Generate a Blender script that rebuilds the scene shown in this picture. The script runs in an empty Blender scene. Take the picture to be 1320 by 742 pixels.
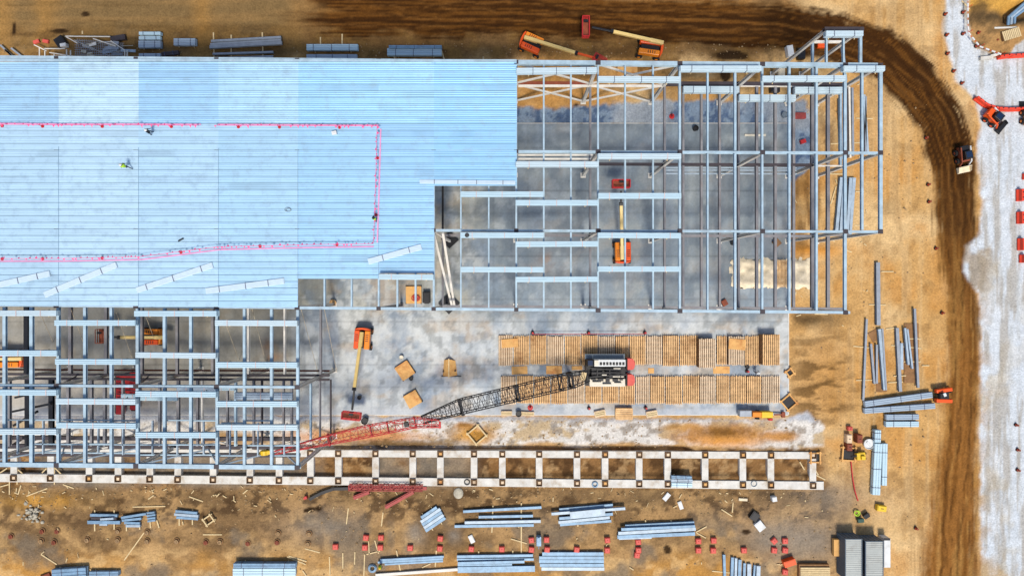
import bpy, math, random
import numpy as np
from mathutils import Vector, Matrix

random.seed(7)
R = math.radians
scn = bpy.context.scene
col = scn.collection

# ------------------------------------------------------------ camera, sky, sun
H = 100.0            # camera height
F = 850.0            # focal length in photo pixels (1320 wide)
cam_d = bpy.data.cameras.new("camera")
cam = bpy.data.objects.new("camera", cam_d); col.objects.link(cam)
cam.location = (0, 0, H); cam.rotation_euler = (0, 0, 0)
cam_d.sensor_width = 36; cam_d.lens = F / 1320 * 36
cam_d.clip_start = 0.5; cam_d.clip_end = 3000
scn.camera = cam

SUN_EL = 62
world = bpy.data.worlds.new("World"); scn.world = world; world.use_nodes = True
wn = world.node_tree; wn.nodes.clear()
sky = wn.nodes.new("ShaderNodeTexSky"); sky.sky_type = 'NISHITA'; sky.sun_disc = False
sky.dust_density = 1.7; sky.sun_elevation = R(SUN_EL); sky.sun_rotation = R(180)
bg = wn.nodes.new("ShaderNodeBackground"); bg.inputs[1].default_value = 0.128
wo = wn.nodes.new("ShaderNodeOutputWorld")
wn.links.new(sky.outputs[0], bg.inputs[0]); wn.links.new(bg.outputs[0], wo.inputs[0])
sd = bpy.data.lights.new("sun", 'SUN'); sd.energy = 2.9; sd.angle = R(11); sd.color = (1.0, 0.93, 0.82)
so = bpy.data.objects.new("sun", sd); col.objects.link(so)
so.rotation_euler = (R(90 - SUN_EL), 0, R(4)); so.location = (0, -60, 80)
vs = scn.view_settings
vs.view_transform = 'Standard'; vs.look = 'None'; vs.exposure = 0.43; vs.gamma = 1; vs.use_curve_mapping = False

# ------------------------------------------------------------ helpers
def W(px, py, z=0.0):
    k = (H - z) / F
    return Vector(((px - 660) * k, -(py - 371) * k, z))
def lin(c):
    c = c / 255.0
    return c / 12.92 if c <= 0.04045 else ((c + 0.055) / 1.055) ** 2.4
KA = 0.72
def C(r, g, b, k=KA):
    return (lin(r) * k, lin(g) * k, lin(b) * k)

class MB:
    def __init__(s): s.v = []; s.f = []
    def add(s, vs_, fs):
        n = len(s.v); s.v += [Vector(v) for v in vs_]; s.f += [tuple(i + n for i in f) for f in fs]; return s
    def frame(s, c, ax, ay, az, hx, hy, hz):
        vs_ = [c + ax * (hx * i) + ay * (hy * j) + az * (hz * k) for k in (-1, 1) for j in (-1, 1) for i in (-1, 1)]
        return s.add(vs_, [(0, 2, 3, 1), (4, 5, 7, 6), (0, 1, 5, 4), (2, 6, 7, 3), (0, 4, 6, 2), (1, 3, 7, 5)])
    def box(s, c, size, rz=0):
        c = Vector(c); a = Vector((math.cos(rz), math.sin(rz), 0)); b = Vector((-math.sin(rz), math.cos(rz), 0))
        return s.frame(c, a, b, Vector((0, 0, 1)), size[0] / 2, size[1] / 2, size[2] / 2)
    def bar(s, p0, p1, w, h=None, up=None):
        p0 = Vector(p0); p1 = Vector(p1); h = w if h is None else h
        d = (p1 - p0); L = d.length
        if L < 1e-6: return s
        d /= L
        u = Vector((0, 0, 1)) if up is None else Vector(up)
        if abs(d.dot(u)) > 0.98: u = Vector((0, 1, 0))
        sd_ = d.cross(u).normalized(); u = sd_.cross(d).normalized()
        return s.frame((p0 + p1) / 2, d, sd_, u, L / 2, w / 2, h / 2)
    def ibeam(s, p0, p1, w, h):
        # p0, p1 on the top face centre line
        p0 = Vector(p0); p1 = Vector(p1); t = max(0.025, h * 0.09); dz = Vector((0, 0, 1))
        s.bar(p0 - dz * t / 2, p1 - dz * t / 2, w, t)
        s.bar(p0 - dz * h / 2, p1 - dz * h / 2, w * 0.16, h - 2 * t)
        s.bar(p0 - dz * (h - t / 2), p1 - dz * (h - t / 2), w, t)
        return s
    def hcol(s, p0, p1, w):
        # vertical H section
        p0 = Vector(p0); p1 = Vector(p1); o = Vector((0, w * 0.44, 0)); t = w * 0.12
        L = p1.z - p0.z; c = (p0 + p1) / 2
        s.box(c + o, (w, t, L)); s.box(c - o, (w, t, L)); s.box(c, (t, w * 0.74, L))
        return s
    def tube(s, p0, p1, r0, r1=None, n=8, cap=True):
        p0 = Vector(p0); p1 = Vector(p1); r1 = r0 if r1 is None else r1
        d = (p1 - p0).normalized(); u = Vector((0, 0, 1))
        if abs(d.dot(u)) > 0.98: u = Vector((0, 1, 0))
        a = d.cross(u).normalized(); b = a.cross(d)
        vs_ = []
        for p, r in ((p0, r0), (p1, r1)):
            for i in range(n):
                t = 2 * math.pi * i / n; vs_.append(p + (a * math.cos(t) + b * math.sin(t)) * r)
        fs = [(i, (i + 1) % n, n + (i + 1) % n, n + i) for i in range(n)]
        if cap: fs += [tuple(range(n))[::-1], tuple(range(n, 2 * n))]
        return s.add(vs_, fs)
    def prism(s, pts, z0, z1):
        n = len(pts)
        vs_ = [Vector((p[0], p[1], z0)) for p in pts] + [Vector((p[0], p[1], z1)) for p in pts]
        fs = [(i, (i + 1) % n, n + (i + 1) % n, n + i) for i in range(n)] + [tuple(range(n))[::-1], tuple(range(n, 2 * n))]
        return s.add(vs_, fs)
    def torus(s, c, r, t, n=24, m=6, squash=1.0, rz=0):
        c = Vector(c); vs_ = []; fs = []
        for i in range(n):
            a = 2 * math.pi * i / n
            for j in range(m):
                b = 2 * math.pi * j / m; rr = r + t * math.cos(b)
                x, y = rr * math.cos(a), rr * math.sin(a) * squash
                vs_.append(c + Vector((x * math.cos(rz) - y * math.sin(rz), x * math.sin(rz) + y * math.cos(rz), t * math.sin(b))))
        for i in range(n):
            for j in range(m):
                fs.append((i * m + j, ((i + 1) % n) * m + j, ((i + 1) % n) * m + (j + 1) % m, i * m + (j + 1) % m))
        return s.add(vs_, fs)
    def ball(s, c, rx, ry, rz, n=10, m=6):
        c = Vector(c); vs_ = []; fs = []
        for j in range(m + 1):
            ph = math.pi * j / m
            for i in range(n):
                th = 2 * math.pi * i / n
                vs_.append(c + Vector((rx * math.sin(ph) * math.cos(th), ry * math.sin(ph) * math.sin(th), rz * math.cos(ph))))
        for j in range(m):
            for i in range(n):
                fs.append((j * n + i, (j + 1) * n + i, (j + 1) * n + (i + 1) % n, j * n + (i + 1) % n))
        return s.add(vs_, fs)
    def build(s, name, mat, parent=None, bevel=0, smooth=False, cols=None):
        off = Vector((0, 0, 0)); p = parent
        while p is not None: off += p.location; p = p.parent
        me = bpy.data.meshes.new(name)
        me.from_pydata([tuple(v - off) for v in s.v], [], s.f)
        me.materials.append(mat)
        if smooth:
            me.polygons.foreach_set("use_smooth", [True] * len(me.polygons))
        o = bpy.data.objects.new(name, me); col.objects.link(o)
        if parent is not None: o.parent = parent
        if bevel:
            b = o.modifiers.new("bevel", 'BEVEL'); b.width = bevel; b.segments = 2; b.limit_method = 'ANGLE'
        me.update()
        return o
    def single(s, name, mat, label=None, cat=None, group=None, kind=None, bevel=0, smooth=False):
        n = len(s.v)
        c = Vector((sum(v.x for v in s.v) / n, sum(v.y for v in s.v) / n, min(v.z for v in s.v)))
        keep = s.v; s.v = [v - c for v in keep]
        o = s.build(name, mat, None, bevel, smooth); s.v = keep
        o.location = c
        tag(o, label, cat, group, kind)
        return o

def tag(o, label=None, cat=None, group=None, kind=None):
    if label: o["label"] = label
    if cat: o["category"] = cat
    if group: o["group"] = group
    if kind or label: o["kind"] = kind or 'thing'
    return o
def thing(name, label, cat, loc, group=None):
    o = bpy.data.objects.new(name, None); col.objects.link(o)
    o.location = Vector(loc); o.empty_display_size = 0.3
    return tag(o, label, cat, group)

# deferred labels: base text + nearest landmark + direction
LM = []
AUTO = []
def auto(o, base, px, py, cat=None, group=None, lm=None):
    AUTO.append((o, base, px, py, lm)); o["kind"] = 'thing'
    if cat: o["category"] = cat
    if group: o["group"] = group
    return o
ORD = ['nearest', 'second nearest', 'third nearest', 'fourth nearest', 'fifth nearest', 'sixth nearest', 'seventh nearest', 'eighth nearest', 'ninth nearest', 'tenth nearest', 'eleventh nearest', 'twelfth nearest']
def resolve_labels():
    g = {}
    for o, base, px, py, lm in AUTO:
        best = min(LM, key=lambda L: math.hypot(L[0] - px, L[1] - py) if (lm is None or lm in L[2]) else 1e9)
        dx, dy = px - best[0], py - best[1]
        d = ('right of' if dx > 0 else 'left of') if abs(dx) > abs(dy) else ('below' if dy > 0 else 'above')
        g.setdefault((base, best[2], d), []).append((math.hypot(dx, dy), o))
    for (base, ln, d), L in g.items():
        L.sort(key=lambda t: t[0])
        for i, (_, o) in enumerate(L):
            o["label"] = f"{base} {d} {ln}" + ("" if len(L) == 1 else f", {ORD[min(i, 11)]} to it")

# ------------------------------------------------------------ materials
def new_mat(name):
    m = bpy.data.materials.new(name); m.use_nodes = True
    nt = m.node_tree; b = nt.nodes["Principled BSDF"]
    return m, nt, b
def N(nt, t, **kw):
    n = nt.nodes.new(t)
    for k, v in kw.items(): setattr(n, k, v)
    return n
def surf(name, c, rough=0.6, metal=0.0, var=0.18, scale=1.5, stretch=(1, 1, 1), dirt=None, dirt_amt=0.35, dscale=0.6, bump=0.0, bscale=20, attr=None, spec=0.4):
    m, nt, b = new_mat(name); L = nt.links.new
    tc = N(nt, "ShaderNodeTexCoord"); mp = N(nt, "ShaderNodeMapping"); mp.inputs[3].default_value = stretch
    geo = N(nt, "ShaderNodeNewGeometry")
    L(geo.outputs["Position"], mp.inputs[0])
    n1 = N(nt, "ShaderNodeTexNoise"); n1.inputs["Scale"].default_value = scale; n1.inputs["Detail"].default_value = 6; n1.inputs["Roughness"].default_value = 0.65
    L(mp.outputs[0], n1.inputs["Vector"])
    mr = N(nt, "ShaderNodeMapRange"); mr.inputs[1].default_value = 0.3; mr.inputs[2].default_value = 0.7
    mr.inputs[3].default_value = 1 - var; mr.inputs[4].default_value = 1 + var
    L(n1.outputs[0], mr.inputs[0])
    mul = N(nt, "ShaderNodeMix", data_type='RGBA', blend_type='MULTIPLY'); mul.inputs[0].default_value = 1
    if attr:
        at = N(nt, "ShaderNodeAttribute", attribute_name=attr); L(at.outputs["Color"], mul.inputs[6])
    else:
        mul.inputs[6].default_value = (*c, 1)
    L(mr.outputs[0], mul.inputs[7])
    outc = mul.outputs[2]
    if dirt:
        n2 = N(nt, "ShaderNodeTexNoise"); n2.inputs["Scale"].default_value = dscale; n2.inputs["Detail"].default_value = 8; n2.inputs["Roughness"].default_value = 0.7
        L(geo.outputs["Position"], n2.inputs["Vector"])
        m2 = N(nt, "ShaderNodeMapRange"); m2.inputs[1].default_value = 0.5; m2.inputs[2].default_value = 0.72; m2.inputs[4].default_value = dirt_amt
        L(n2.outputs[0], m2.inputs[0])
        mx = N(nt, "ShaderNodeMix", data_type='RGBA'); mx.inputs[7].default_value = (*dirt, 1)
        L(m2.outputs[0], mx.inputs[0]); L(outc, mx.inputs[6]); outc = mx.outputs[2]
    L(outc, b.inputs["Base Color"])
    b.inputs["Roughness"].default_value = rough; b.inputs["Metallic"].default_value = metal
    b.inputs["Specular IOR Level"].default_value = spec
    if bump:
        n3 = N(nt, "ShaderNodeTexNoise"); n3.inputs["Scale"].default_value = bscale; n3.inputs["Detail"].default_value = 5
        L(geo.outputs["Position"], n3.inputs["Vector"])
        bp = N(nt, "ShaderNodeBump"); bp.inputs["Strength"].default_value = bump; bp.inputs["Distance"].default_value = 0.1
        L(n3.outputs[0], bp.inputs["Height"]); L(bp.outputs[0], b.inputs["Normal"])
    return m

BROWN = C(95, 65, 35)
M = {}
M['soil'] = surf('soil', None, rough=1.0, var=0.24, scale=3.4, attr='soil', bump=0.7, bscale=4.5, spec=0.1)
M['slab'] = surf('slab_concrete', None, rough=0.75, var=0.10, scale=3.0, attr='soil', bump=0.05, bscale=12, spec=0.3)
M['deck'] = surf('galvanised_deck', None, rough=0.5, metal=0.15, var=0.07, scale=1.2, stretch=(0.12, 2.0, 1), attr='soil', spec=0.5, dirt=C(150, 178, 200), dirt_amt=0.6, dscale=0.9)
M['bundle'] = surf('decking_sheets', C(196, 224, 236), rough=0.5, metal=0.1, var=0.08, scale=2, stretch=(0.3, 3, 1))
M['loose_deck'] = surf('decking_sheets_bright', C(210, 230, 244), rough=0.5, var=0.05, scale=2)
M['bundle_lilac'] = surf('decking_sheets_pale', C(208, 228, 236), rough=0.5, metal=0.1, var=0.08, scale=2, stretch=(0.3, 3, 1))
M['bundle_dull'] = surf('decking_sheets_dull', C(168, 186, 202), rough=0.55, metal=0.1, var=0.15, scale=2, stretch=(0.3, 3, 1))
M['strap'] = surf('strap_band', C(225, 195, 190), rough=0.6)
M['strap_dark'] = surf('strap_band_dark', C(90, 95, 120), rough=0.6)
M['steel'] = surf('blue_grey_primer', C(178, 203, 217), rough=0.5, metal=0.1, var=0.2, dirt=C(150, 150, 148), dirt_amt=0.5, dscale=0.35, scale=0.8)
M['steel_b'] = surf('blue_steel', C(128, 162, 190), rough=0.5, metal=0.15, var=0.25, scale=1.4, dirt=BROWN, dirt_amt=0.25)
M['steel_l'] = surf('pale_blue_steel', C(176, 194, 208), rough=0.5, metal=0.1, var=0.18, scale=1.4, dirt=BROWN, dirt_amt=0.2)
M['steel_g'] = surf('grey_primer', C(140, 138, 140), rough=0.6, var=0.18, scale=0.9, dirt=C(140, 110, 90), dirt_amt=0.4)
M['steel_d'] = surf('dark_primer', C(66, 58, 62), rough=0.6, var=0.25, scale=0.9)
M['fadedred'] = surf('faded_crane_red', C(178, 74, 68), rough=0.6, var=0.2, dirt=BROWN, dirt_amt=0.5, dscale=1.2)
M['steel_r'] = surf('red_oxide_primer', C(140, 68, 40), rough=0.7, var=0.25)
M['cream_steel'] = surf('cream_primer', C(236, 230, 218), rough=0.6, var=0.12)
M['galv'] = surf('galvanised_steel', C(165, 172, 180), rough=0.45, metal=0.3, var=0.15)
M['orange'] = surf('orange_paint', C(255, 146, 26), rough=0.4, var=0.12, dirt=BROWN, dirt_amt=0.3, dscale=1.5)
M['redor'] = surf('red_orange_paint', C(250, 92, 20), rough=0.4, var=0.12, dirt=BROWN, dirt_amt=0.25, dscale=1.5)
M['red'] = surf('red_paint', C(205, 40, 42), rough=0.5, var=0.15, dirt=C(120, 60, 50), dirt_amt=0.3, dscale=1.5)
M['salmon'] = surf('faded_red_cover', C(226, 92, 78), rough=0.6, var=0.18, dirt=BROWN, dirt_amt=0.25, dscale=1.5)
M['barrier'] = surf('barrier_plastic', C(238, 70, 40), rough=0.5, var=0.1)
M['cream'] = surf('cream_boom_paint', C(238, 206, 130), rough=0.45, var=0.1)
M['black'] = surf('black_paint', C(22, 22, 26), rough=0.5, var=0.3)
M['rubber'] = surf('tyre_rubber', C(28, 27, 27), rough=0.9, var=0.3)
M['glass'] = surf('tinted_glass', C(20, 40, 70), rough=0.08, var=0.05, spec=0.8)
M['white'] = surf('white_paint', C(232, 234, 232), rough=0.5, var=0.06, dirt=C(150, 140, 120), dirt_amt=0.35, dscale=1.2)
M['offwhite'] = surf('ivory_paint', C(238, 228, 206), rough=0.5, var=0.12, dirt=C(110, 100, 90), dirt_amt=0.5, dscale=1.5)
M['grey'] = surf('grey_walkway', C(128, 142, 152), rough=0.6, var=0.12)
M['yellow'] = surf('yellow_paint', C(244, 200, 40), rough=0.45, var=0.12)
M['conc'] = surf('pale_concrete', C(226, 222, 212), rough=0.85, var=0.16, scale=0.8, dirt=C(176, 150, 114), dirt_amt=0.85, dscale=0.5, bump=0.1)
M['wood'] = surf('weathered_timber', C(246, 200, 142), rough=0.85, var=0.3, scale=1.2, dirt=C(150, 88, 30), dirt_amt=0.75, dscale=0.35)
M['wood_g'] = surf('grey_timber', C(240, 212, 176), rough=0.85, var=0.25, scale=1.2, dirt=C(120, 90, 55), dirt_amt=0.5, dscale=0.5)
M['plank'] = surf('pale_plank', C(226, 200, 150), rough=0.8, var=0.2, scale=3)
M['ply'] = surf('plywood', C(232, 178, 105), rough=0.75, var=0.12, scale=1.5, dirt=C(180, 95, 30), dirt_amt=0.8, dscale=0.5)
M['plyb'] = surf('brown_board', C(150, 110, 70), rough=0.85, var=0.25, scale=1.5)
M['pink'] = surf('pink_flagging', C(255, 92, 150), rough=0.7, var=0.12)
M['pinkpale'] = surf('pale_pink_reflection', C(240, 160, 205), rough=0.7, var=0.15)
M['green'] = surf('hi_vis_green', C(190, 230, 60), rough=0.7, var=0.1)
M['dkgreen'] = surf('dark_green_paint', C(40, 82, 70), rough=0.5, var=0.2)
M['skin'] = surf('skin', C(200, 150, 120), rough=0.6, var=0.05)
M['denim'] = surf('dark_work_trousers', C(40, 48, 66), rough=0.9, var=0.2)
M['cont'] = surf('grey_container_paint', C(188, 192, 186), rough=0.6, var=0.1, scale=0.6, dirt=C(120, 100, 80), dirt_amt=0.4, dscale=0.5)
M['contd'] = surf('slate_container_paint', C(92, 106, 118), rough=0.6, var=0.12)
M['pocket'] = surf('rust_brown_formwork', C(112, 84, 56), rough=0.85, var=0.3, scale=2)
M['tarp'] = surf('cream_tarp', C(246, 228, 194), rough=0.8, var=0.2, scale=1.5)
M['rubble'] = surf('rubble_stone', C(170, 140, 100), rough=0.95, var=0.35, scale=2)
M['cable'] = surf('steel_cable', C(205, 190, 160), rough=0.6)
M['rock'] = surf('grey_rubble', C(188, 180, 160), rough=0.9, var=0.3, scale=1.5)

# ------------------------------------------------------------ numpy noise and masks
def hash2(ix, iy, seed):
    h = (ix.astype(np.int64) * 374761393 + iy.astype(np.int64) * 668265263 + seed * 1442695041) & 0xFFFFFFFF
    h = ((h ^ (h >> 13)) * 1274126177) & 0xFFFFFFFF
    h = (h ^ (h >> 16)) & 0xFFFFFFFF
    return h / 4294967295.0
def vnoise(x, y, seed=0):
    ix = np.floor(x); iy = np.floor(y); fx = x - ix; fy = y - iy
    fx = fx * fx * (3 - 2 * fx); fy = fy * fy * (3 - 2 * fy)
    a = hash2(ix, iy, seed); b = hash2(ix + 1, iy, seed); c = hash2(ix, iy + 1, seed); d = hash2(ix + 1, iy + 1, seed)
    return (a * (1 - fx) + b * fx) * (1 - fy) + (c * (1 - fx) + d * fx) * fy
def fbm(x, y, seed=0, o=5, rough=0.55):
    s = np.zeros_like(x); a = 1.0; t = 0
    for i in range(o):
        s += a * vnoise(x * 2 ** i + 17.3 * i, y * 2 ** i - 9.1 * i, seed + i); t += a; a *= rough
    return s / t
def sstep(a, b, x):
    t = np.clip((x - a) / (b - a), 0, 1); return t * t * (3 - 2 * t)
def poly_sd(X, Y, pts):
    # signed distance (positive inside), pixels
    d = np.full(X.shape, 1e9); ins = np.zeros(X.shape, bool); n = len(pts)
    for i in range(n):
        x0, y0 = pts[i]; x1, y1 = pts[(i + 1) % n]
        ex, ey = x1 - x0, y1 - y0; L2 = ex * ex + ey * ey + 1e-9
        t = np.clip(((X - x0) * ex + (Y - y0) * ey) / L2, 0, 1)
        d = np.minimum(d, np.hypot(X - x0 - t * ex, Y - y0 - t * ey))
        if y0 != y1:
            c = ((y0 > Y) != (y1 > Y)) & (X < ex * (Y - y0) / (y1 - y0) + x0)
            ins ^= c
    return np.where(ins, d, -d)
def path_d(X, Y, pts):
    # distance / half width, signed cross distance, along
    best = np.full(X.shape, 1e9); cr = np.zeros(X.shape); al = np.zeros(X.shape); acc = 0
    for i in range(len(pts) - 1):
        x0, y0, w0 = pts[i]; x1, y1, w1 = pts[i + 1]
        ex, ey = x1 - x0, y1 - y0; L = math.hypot(ex, ey)
        t = np.clip(((X - x0) * ex + (Y - y0) * ey) / (L * L), 0, 1)
        w = w0 + (w1 - w0) * t
        d = np.hypot(X - x0 - t * ex, Y - y0 - t * ey)
        q = d / w; m = q < best
        c = ((X - x0) * ey - (Y - y0) * ex) / L
        best = np.where(m, q, best); cr = np.where(m, c, cr); al = np.where(m, acc + t * L, al); acc += L
    return best, cr, al
def mixc(A, B, t):
    return A * (1 - t[..., None]) + np.array(B)[None, None, :] * t[..., None]

ROAD = [(380, 12, 24), (430, 14, 32), (500, 14, 32), (650, 18, 27), (760, 24, 25), (900, 30, 27), (1000, 34, 27), (1080, 48, 30), (1140, 72, 34), (1185, 112, 32), (1213, 155, 30), (1231, 210, 29), (1235, 300, 27), (1240, 370, 23), (1243, 450, 21), (1240, 550, 24), (1232, 650, 32), (1225, 790, 40)]
YARD = [(1220, -60), (1216, 40), (1222, 70), (1232, 105), (1257, 128), (1263, 160), (1259, 200), (1266, 260), (1262, 300), (1243, 318), (1240, 350), (1263, 378), (1263, 742), (1263, 900), (1700, 900), (1700, -60)]
MOUND = [(1247, -60), (1250, 42), (1262, 62), (1285, 73), (1302, 68), (1312, 55), (1340, 44), (1400, 40), (1400, -60)]
GRAVELS = [(-60, 528), (383, 534), (650, 537), (1012, 540), (1040, 528), (1062, 550), (1062, 574), (1030, 578), (870, 575), (650, 578), (390, 582), (-60, 575)]
BLUEG = [(655, 139), (760, 138), (830, 131), (950, 130), (1016, 126), (1040, 133), (1049, 150), (1047, 205), (1036, 225), (1010, 240), (1010, 400), (655, 170)]
SLAB = [(-60, 160), (1016, 159), (1016, 529), (980, 536), (-60, 534)]

def build_ground():
    st = 0.26
    fx = np.arange(-84, 84.01, st); fy = np.arange(-50, 50.01, st)
    xs = np.concatenate([[-900, -400, -200, -120, -95], fx, [95, 120, 200, 400, 900]])
    ys = np.concatenate([[-900, -400, -200, -110, -65], fy, [65, 110, 200, 400, 900]])
    XW, YW = np.meshgrid(xs, ys)
    X = XW * F / H + 660; Y = 371 - YW * F / H
    n1 = fbm(XW / 9, YW / 9, 1); n2 = fbm(XW / 2.2, YW / 2.2, 2); n3 = fbm(XW / 0.7, YW / 0.7, 3, 3)
    wob = (fbm(XW / 4, YW / 4, 5) - 0.5) * 22; wob2 = (fbm(XW / 1.3, YW / 1.3, 6, 4) - 0.5) * 12
    tan = C(204, 160, 100); tanl = C(222, 186, 132); brn = C(132, 96, 54); dk = C(84, 54, 24); org = C(198, 134, 56); olive = C(158, 124, 76)
    A = np.zeros(X.shape + (3,)); A[...] = tan
    A = mixc(A, tanl, sstep(0.45, 0.7, n1)); A = mixc(A, brn, 0.4 * sstep(0.54, 0.7, fbm(XW / 3, YW / 3, 8))); A = mixc(A, org, 0.45 * sstep(0.5, 0.72, fbm(XW / 6, YW / 6, 9)))
    # vertical driving streaks on the east side, horizontal in the north west
    stv = fbm(XW / 0.9, YW / 14, 12, 4); sth = fbm(XW / 16, YW / 0.8, 13, 4)
    east = sstep(1030, 1090, X)
    A = mixc(A, tanl, east * 0.55 * sstep(0.45, 0.65, stv)); A = mixc(A, brn, east * 0.35 * sstep(0.55, 0.75, stv))
    north = 1 - sstep(60, 85, Y + wob)
    nw = north * (1 - sstep(360, 430, X + wob))
    A = mixc(A, C(132, 106, 68), nw); A = mixc(A, C(150, 118, 74), nw * 0.7 * sstep(0.45, 0.62, sth)); A = mixc(A, C(104, 80, 48), nw * 0.7 * sstep(0.52, 0.7, fbm(XW / 12, YW / 0.9, 14, 4)))
    for bx in (0, 60, 262, 480):
        A = mixc(A, C(190, 138, 66), nw * 0.35 * np.exp(-((X - bx - wob) / 14) ** 2))
    nm = north * sstep(360, 430, X + wob) * (1 - sstep(1000, 1060, X))
    A = mixc(A, C(132, 96, 54), nm * 0.9); A = mixc(A, C(172, 122, 62), nm * 0.55 * sstep(0.48, 0.66, n2)); A = mixc(A, C(112, 84, 50), nm * 0.7 * sstep(0.5, 0.66, fbm(XW / 5, YW / 5, 15)))
    # strip just under the roof north edge
    nn = sstep(20, 50, Y + wob2) * (1 - sstep(75, 150, Y)) * (1 - sstep(1060, 1110, X))
    A = mixc(A, C(142, 108, 60), nn * 0.75 * sstep(0.42, 0.6, n2)); A = mixc(A, C(98, 72, 42), nn * 0.6 * sstep(0.58, 0.7, fbm(XW / 2.6, YW / 1.6, 22)))
    # south yard
    sy = sstep(618, 632, Y + wob2)*(1 - sstep(1050, 1110, X + wob))
    A = mixc(A, C(176, 140, 94), sy * 0.97); A = mixc(A, C(132, 104, 70), sy * 0.95 * sstep(0.42, 0.62, n1)); A = mixc(A, C(206, 166, 110), sy * 0.55 * sstep(0.5, 0.66, n2))
    A = mixc(A, C(78, 58, 38), sy * 0.85 * sstep(0.5, 0.64, fbm(XW / 1.7, YW / 1.2, 18))* (1 - 0.6*sstep(655, 690, Y)))
    A = mixc(A, C(206, 150, 74), sy * sstep(700, 735, Y + wob) * 0.75 * sstep(0.4, 0.6, n1))
    A = mixc(A, C(214, 158, 70), 0.8 * np.exp(-((X - 40) / 60) ** 2 - ((Y - 645 - wob2) / 9) ** 2))
    A = mixc(A, C(226, 186, 128), sy * 0.6 * sstep(0.52, 0.66, fbm(XW / 2.5, YW / 1.6, 27)) * sstep(690, 725, Y)); A = mixc(A, C(112, 90, 62), 0.6 * sy * np.exp(-((Y - 640 - wob2) / 13) ** 2) * sstep(0.36, 0.56, n2)); A = mixc(A, C(116, 106, 92), sy * 0.7 * sstep(0.5, 0.66, fbm(XW / 5, YW / 5, 19)) * sstep(640, 690, Y))
    for (bx, by, rx, ry, a) in ((1080, 640, 60, 25, 0.5), (1040, 700, 60, 30, 0.75), (995, 690, 35, 24, 0.6), (530, 730, 40, 12, 0.6), (410, 680, 50, 22, 0.5), (535, 690, 12, 14, 0.8), (585, 690, 9, 9, 0.7)):
        A = mixc(A, C(142, 134, 122), a * np.exp(-((X - bx) / rx) ** 2 - ((Y - by - wob2) / ry) ** 2))
    # soil between and beside the grade beams
    gb = sstep(574, 580, Y) * (1 - sstep(622, 634, Y + wob2 * 0.6))*(1 - sstep(1055, 1075, X + wob2))
    A = mixc(A, C(140, 104, 64), gb); A = mixc(A, C(92, 66, 40), gb * sstep(0.48, 0.62, n2)); A = mixc(A, C(196, 160, 112), gb * 0.6 * sstep(0.52, 0.66, fbm(XW / 1.4, YW / 1.1, 21)))
    left = gb * (1 - sstep(590, 640, X)); A = mixc(A, C(134, 126, 112), left * 0.7 * sstep(0.38, 0.56, n1))
    # rough bank right of the slab
    bk = np.exp(-((X - 1058 - wob) / 42) ** 4 - ((Y - 490) / 62) ** 4) * sstep(1014, 1022, X + wob2)
    A = mixc(A, C(186, 136, 74), bk * 0.7); A = mixc(A, C(110, 80, 44), bk * 0.85 * sstep(0.5, 0.64, fbm(XW / 4, YW / 1.2, 24)))
    A = mixc(A, C(84, 64, 40), 0.9 * sstep(1016, 1024, X + wob2) * np.exp(-((X - 1040) / 48) ** 2 - ((Y - 411 - wob2 * 0.5) / 9) ** 2))
    A = mixc(A, C(205, 135, 45), 0.85 * np.exp(-((X - 1045) / 45) ** 2 - ((Y - 322 - wob2 * 0.5) / 9) ** 2)*sstep(1014, 1022, X))
    A = mixc(A, C(120, 84, 44), 0.7 * np.exp(-((X - 1038) / 24) ** 4 - ((Y - 260) / 60) ** 4)*sstep(0.4, 0.6, fbm(XW / 0.8, YW / 7, 26)))
    A = mixc(A, C(108, 84, 58), 0.8 * np.exp(-((X - 1066) / 12) ** 2 - ((Y - 175) / 40) ** 4) * sstep(0.4, 0.6, n2))
    # white crushed stone strip
    g = sstep(-2, 3, poly_sd(X, Y, GRAVELS) + wob2 * 0.6)
    gc = np.zeros_like(A); gc[...] = C(222, 216, 206)
    gc = mixc(gc, C(196, 172, 136), sstep(0.5, 0.62, fbm(XW / 2.6, YW / 1.6, 30))); gc = mixc(gc, C(150, 138, 124), 0.8 * sstep(0.56, 0.66, fbm(XW / 0.9, YW / 0.9, 31, 3)))
    gc = mixc(gc, C(170, 176, 186), (1 - sstep(538, 546, Y + wob2)) * 0.8)
    for (bx, by, rx, ry, cc) in ((610, 560, 30, 12, C(206, 150, 66)), (600, 549, 14, 5, C(190, 136, 70)), (1005, 562, 24, 8, C(196, 138, 70)), (880, 550, 30, 5, C(206, 160, 100)), (930, 562, 62, 16, C(204, 140, 62)), (700, 574, 30, 5, C(196, 156, 104)), (455, 562, 90, 9, C(214, 150, 96)), (520, 572, 80, 6, C(120, 90, 50)), (800, 574, 30, 5, C(190, 150, 100)), (300, 565, 60, 8, C(180, 140, 90))):
        t = np.exp(-(((X - bx - wob2) / rx) ** 2 + ((Y - by - wob2 * 0.5) / ry) ** 2) ** 2)
        gc = mixc(gc, cc, t * 0.95); gc = mixc(gc, tuple(0.5 * v for v in cc), t * 0.7 * sstep(0.52, 0.66, fbm(XW / 1.8, YW / 0.9, 32)))
    A = A * (1 - g[..., None]) + gc * g[..., None]
    # blue-grey stone
    b = sstep(-3, 3, poly_sd(X, Y, BLUEG) + wob2)
    bc = np.zeros_like(A); bc[...] = C(138, 156, 174); bc = mixc(bc, C(92, 112, 140), sstep(0.48, 0.6, fbm(XW / 0.8, YW / 0.8, 34, 4))); bc = mixc(bc, C(176, 182, 186), 0.8*sstep(0.52, 0.66, n1))
    A = A * (1 - b[..., None]) + bc * b[..., None]
    # haul road
    q, cr, al = path_d(X, Y, [(a_, b_, c_ * 1.08) for a_, b_, c_ in ROAD])
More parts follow.
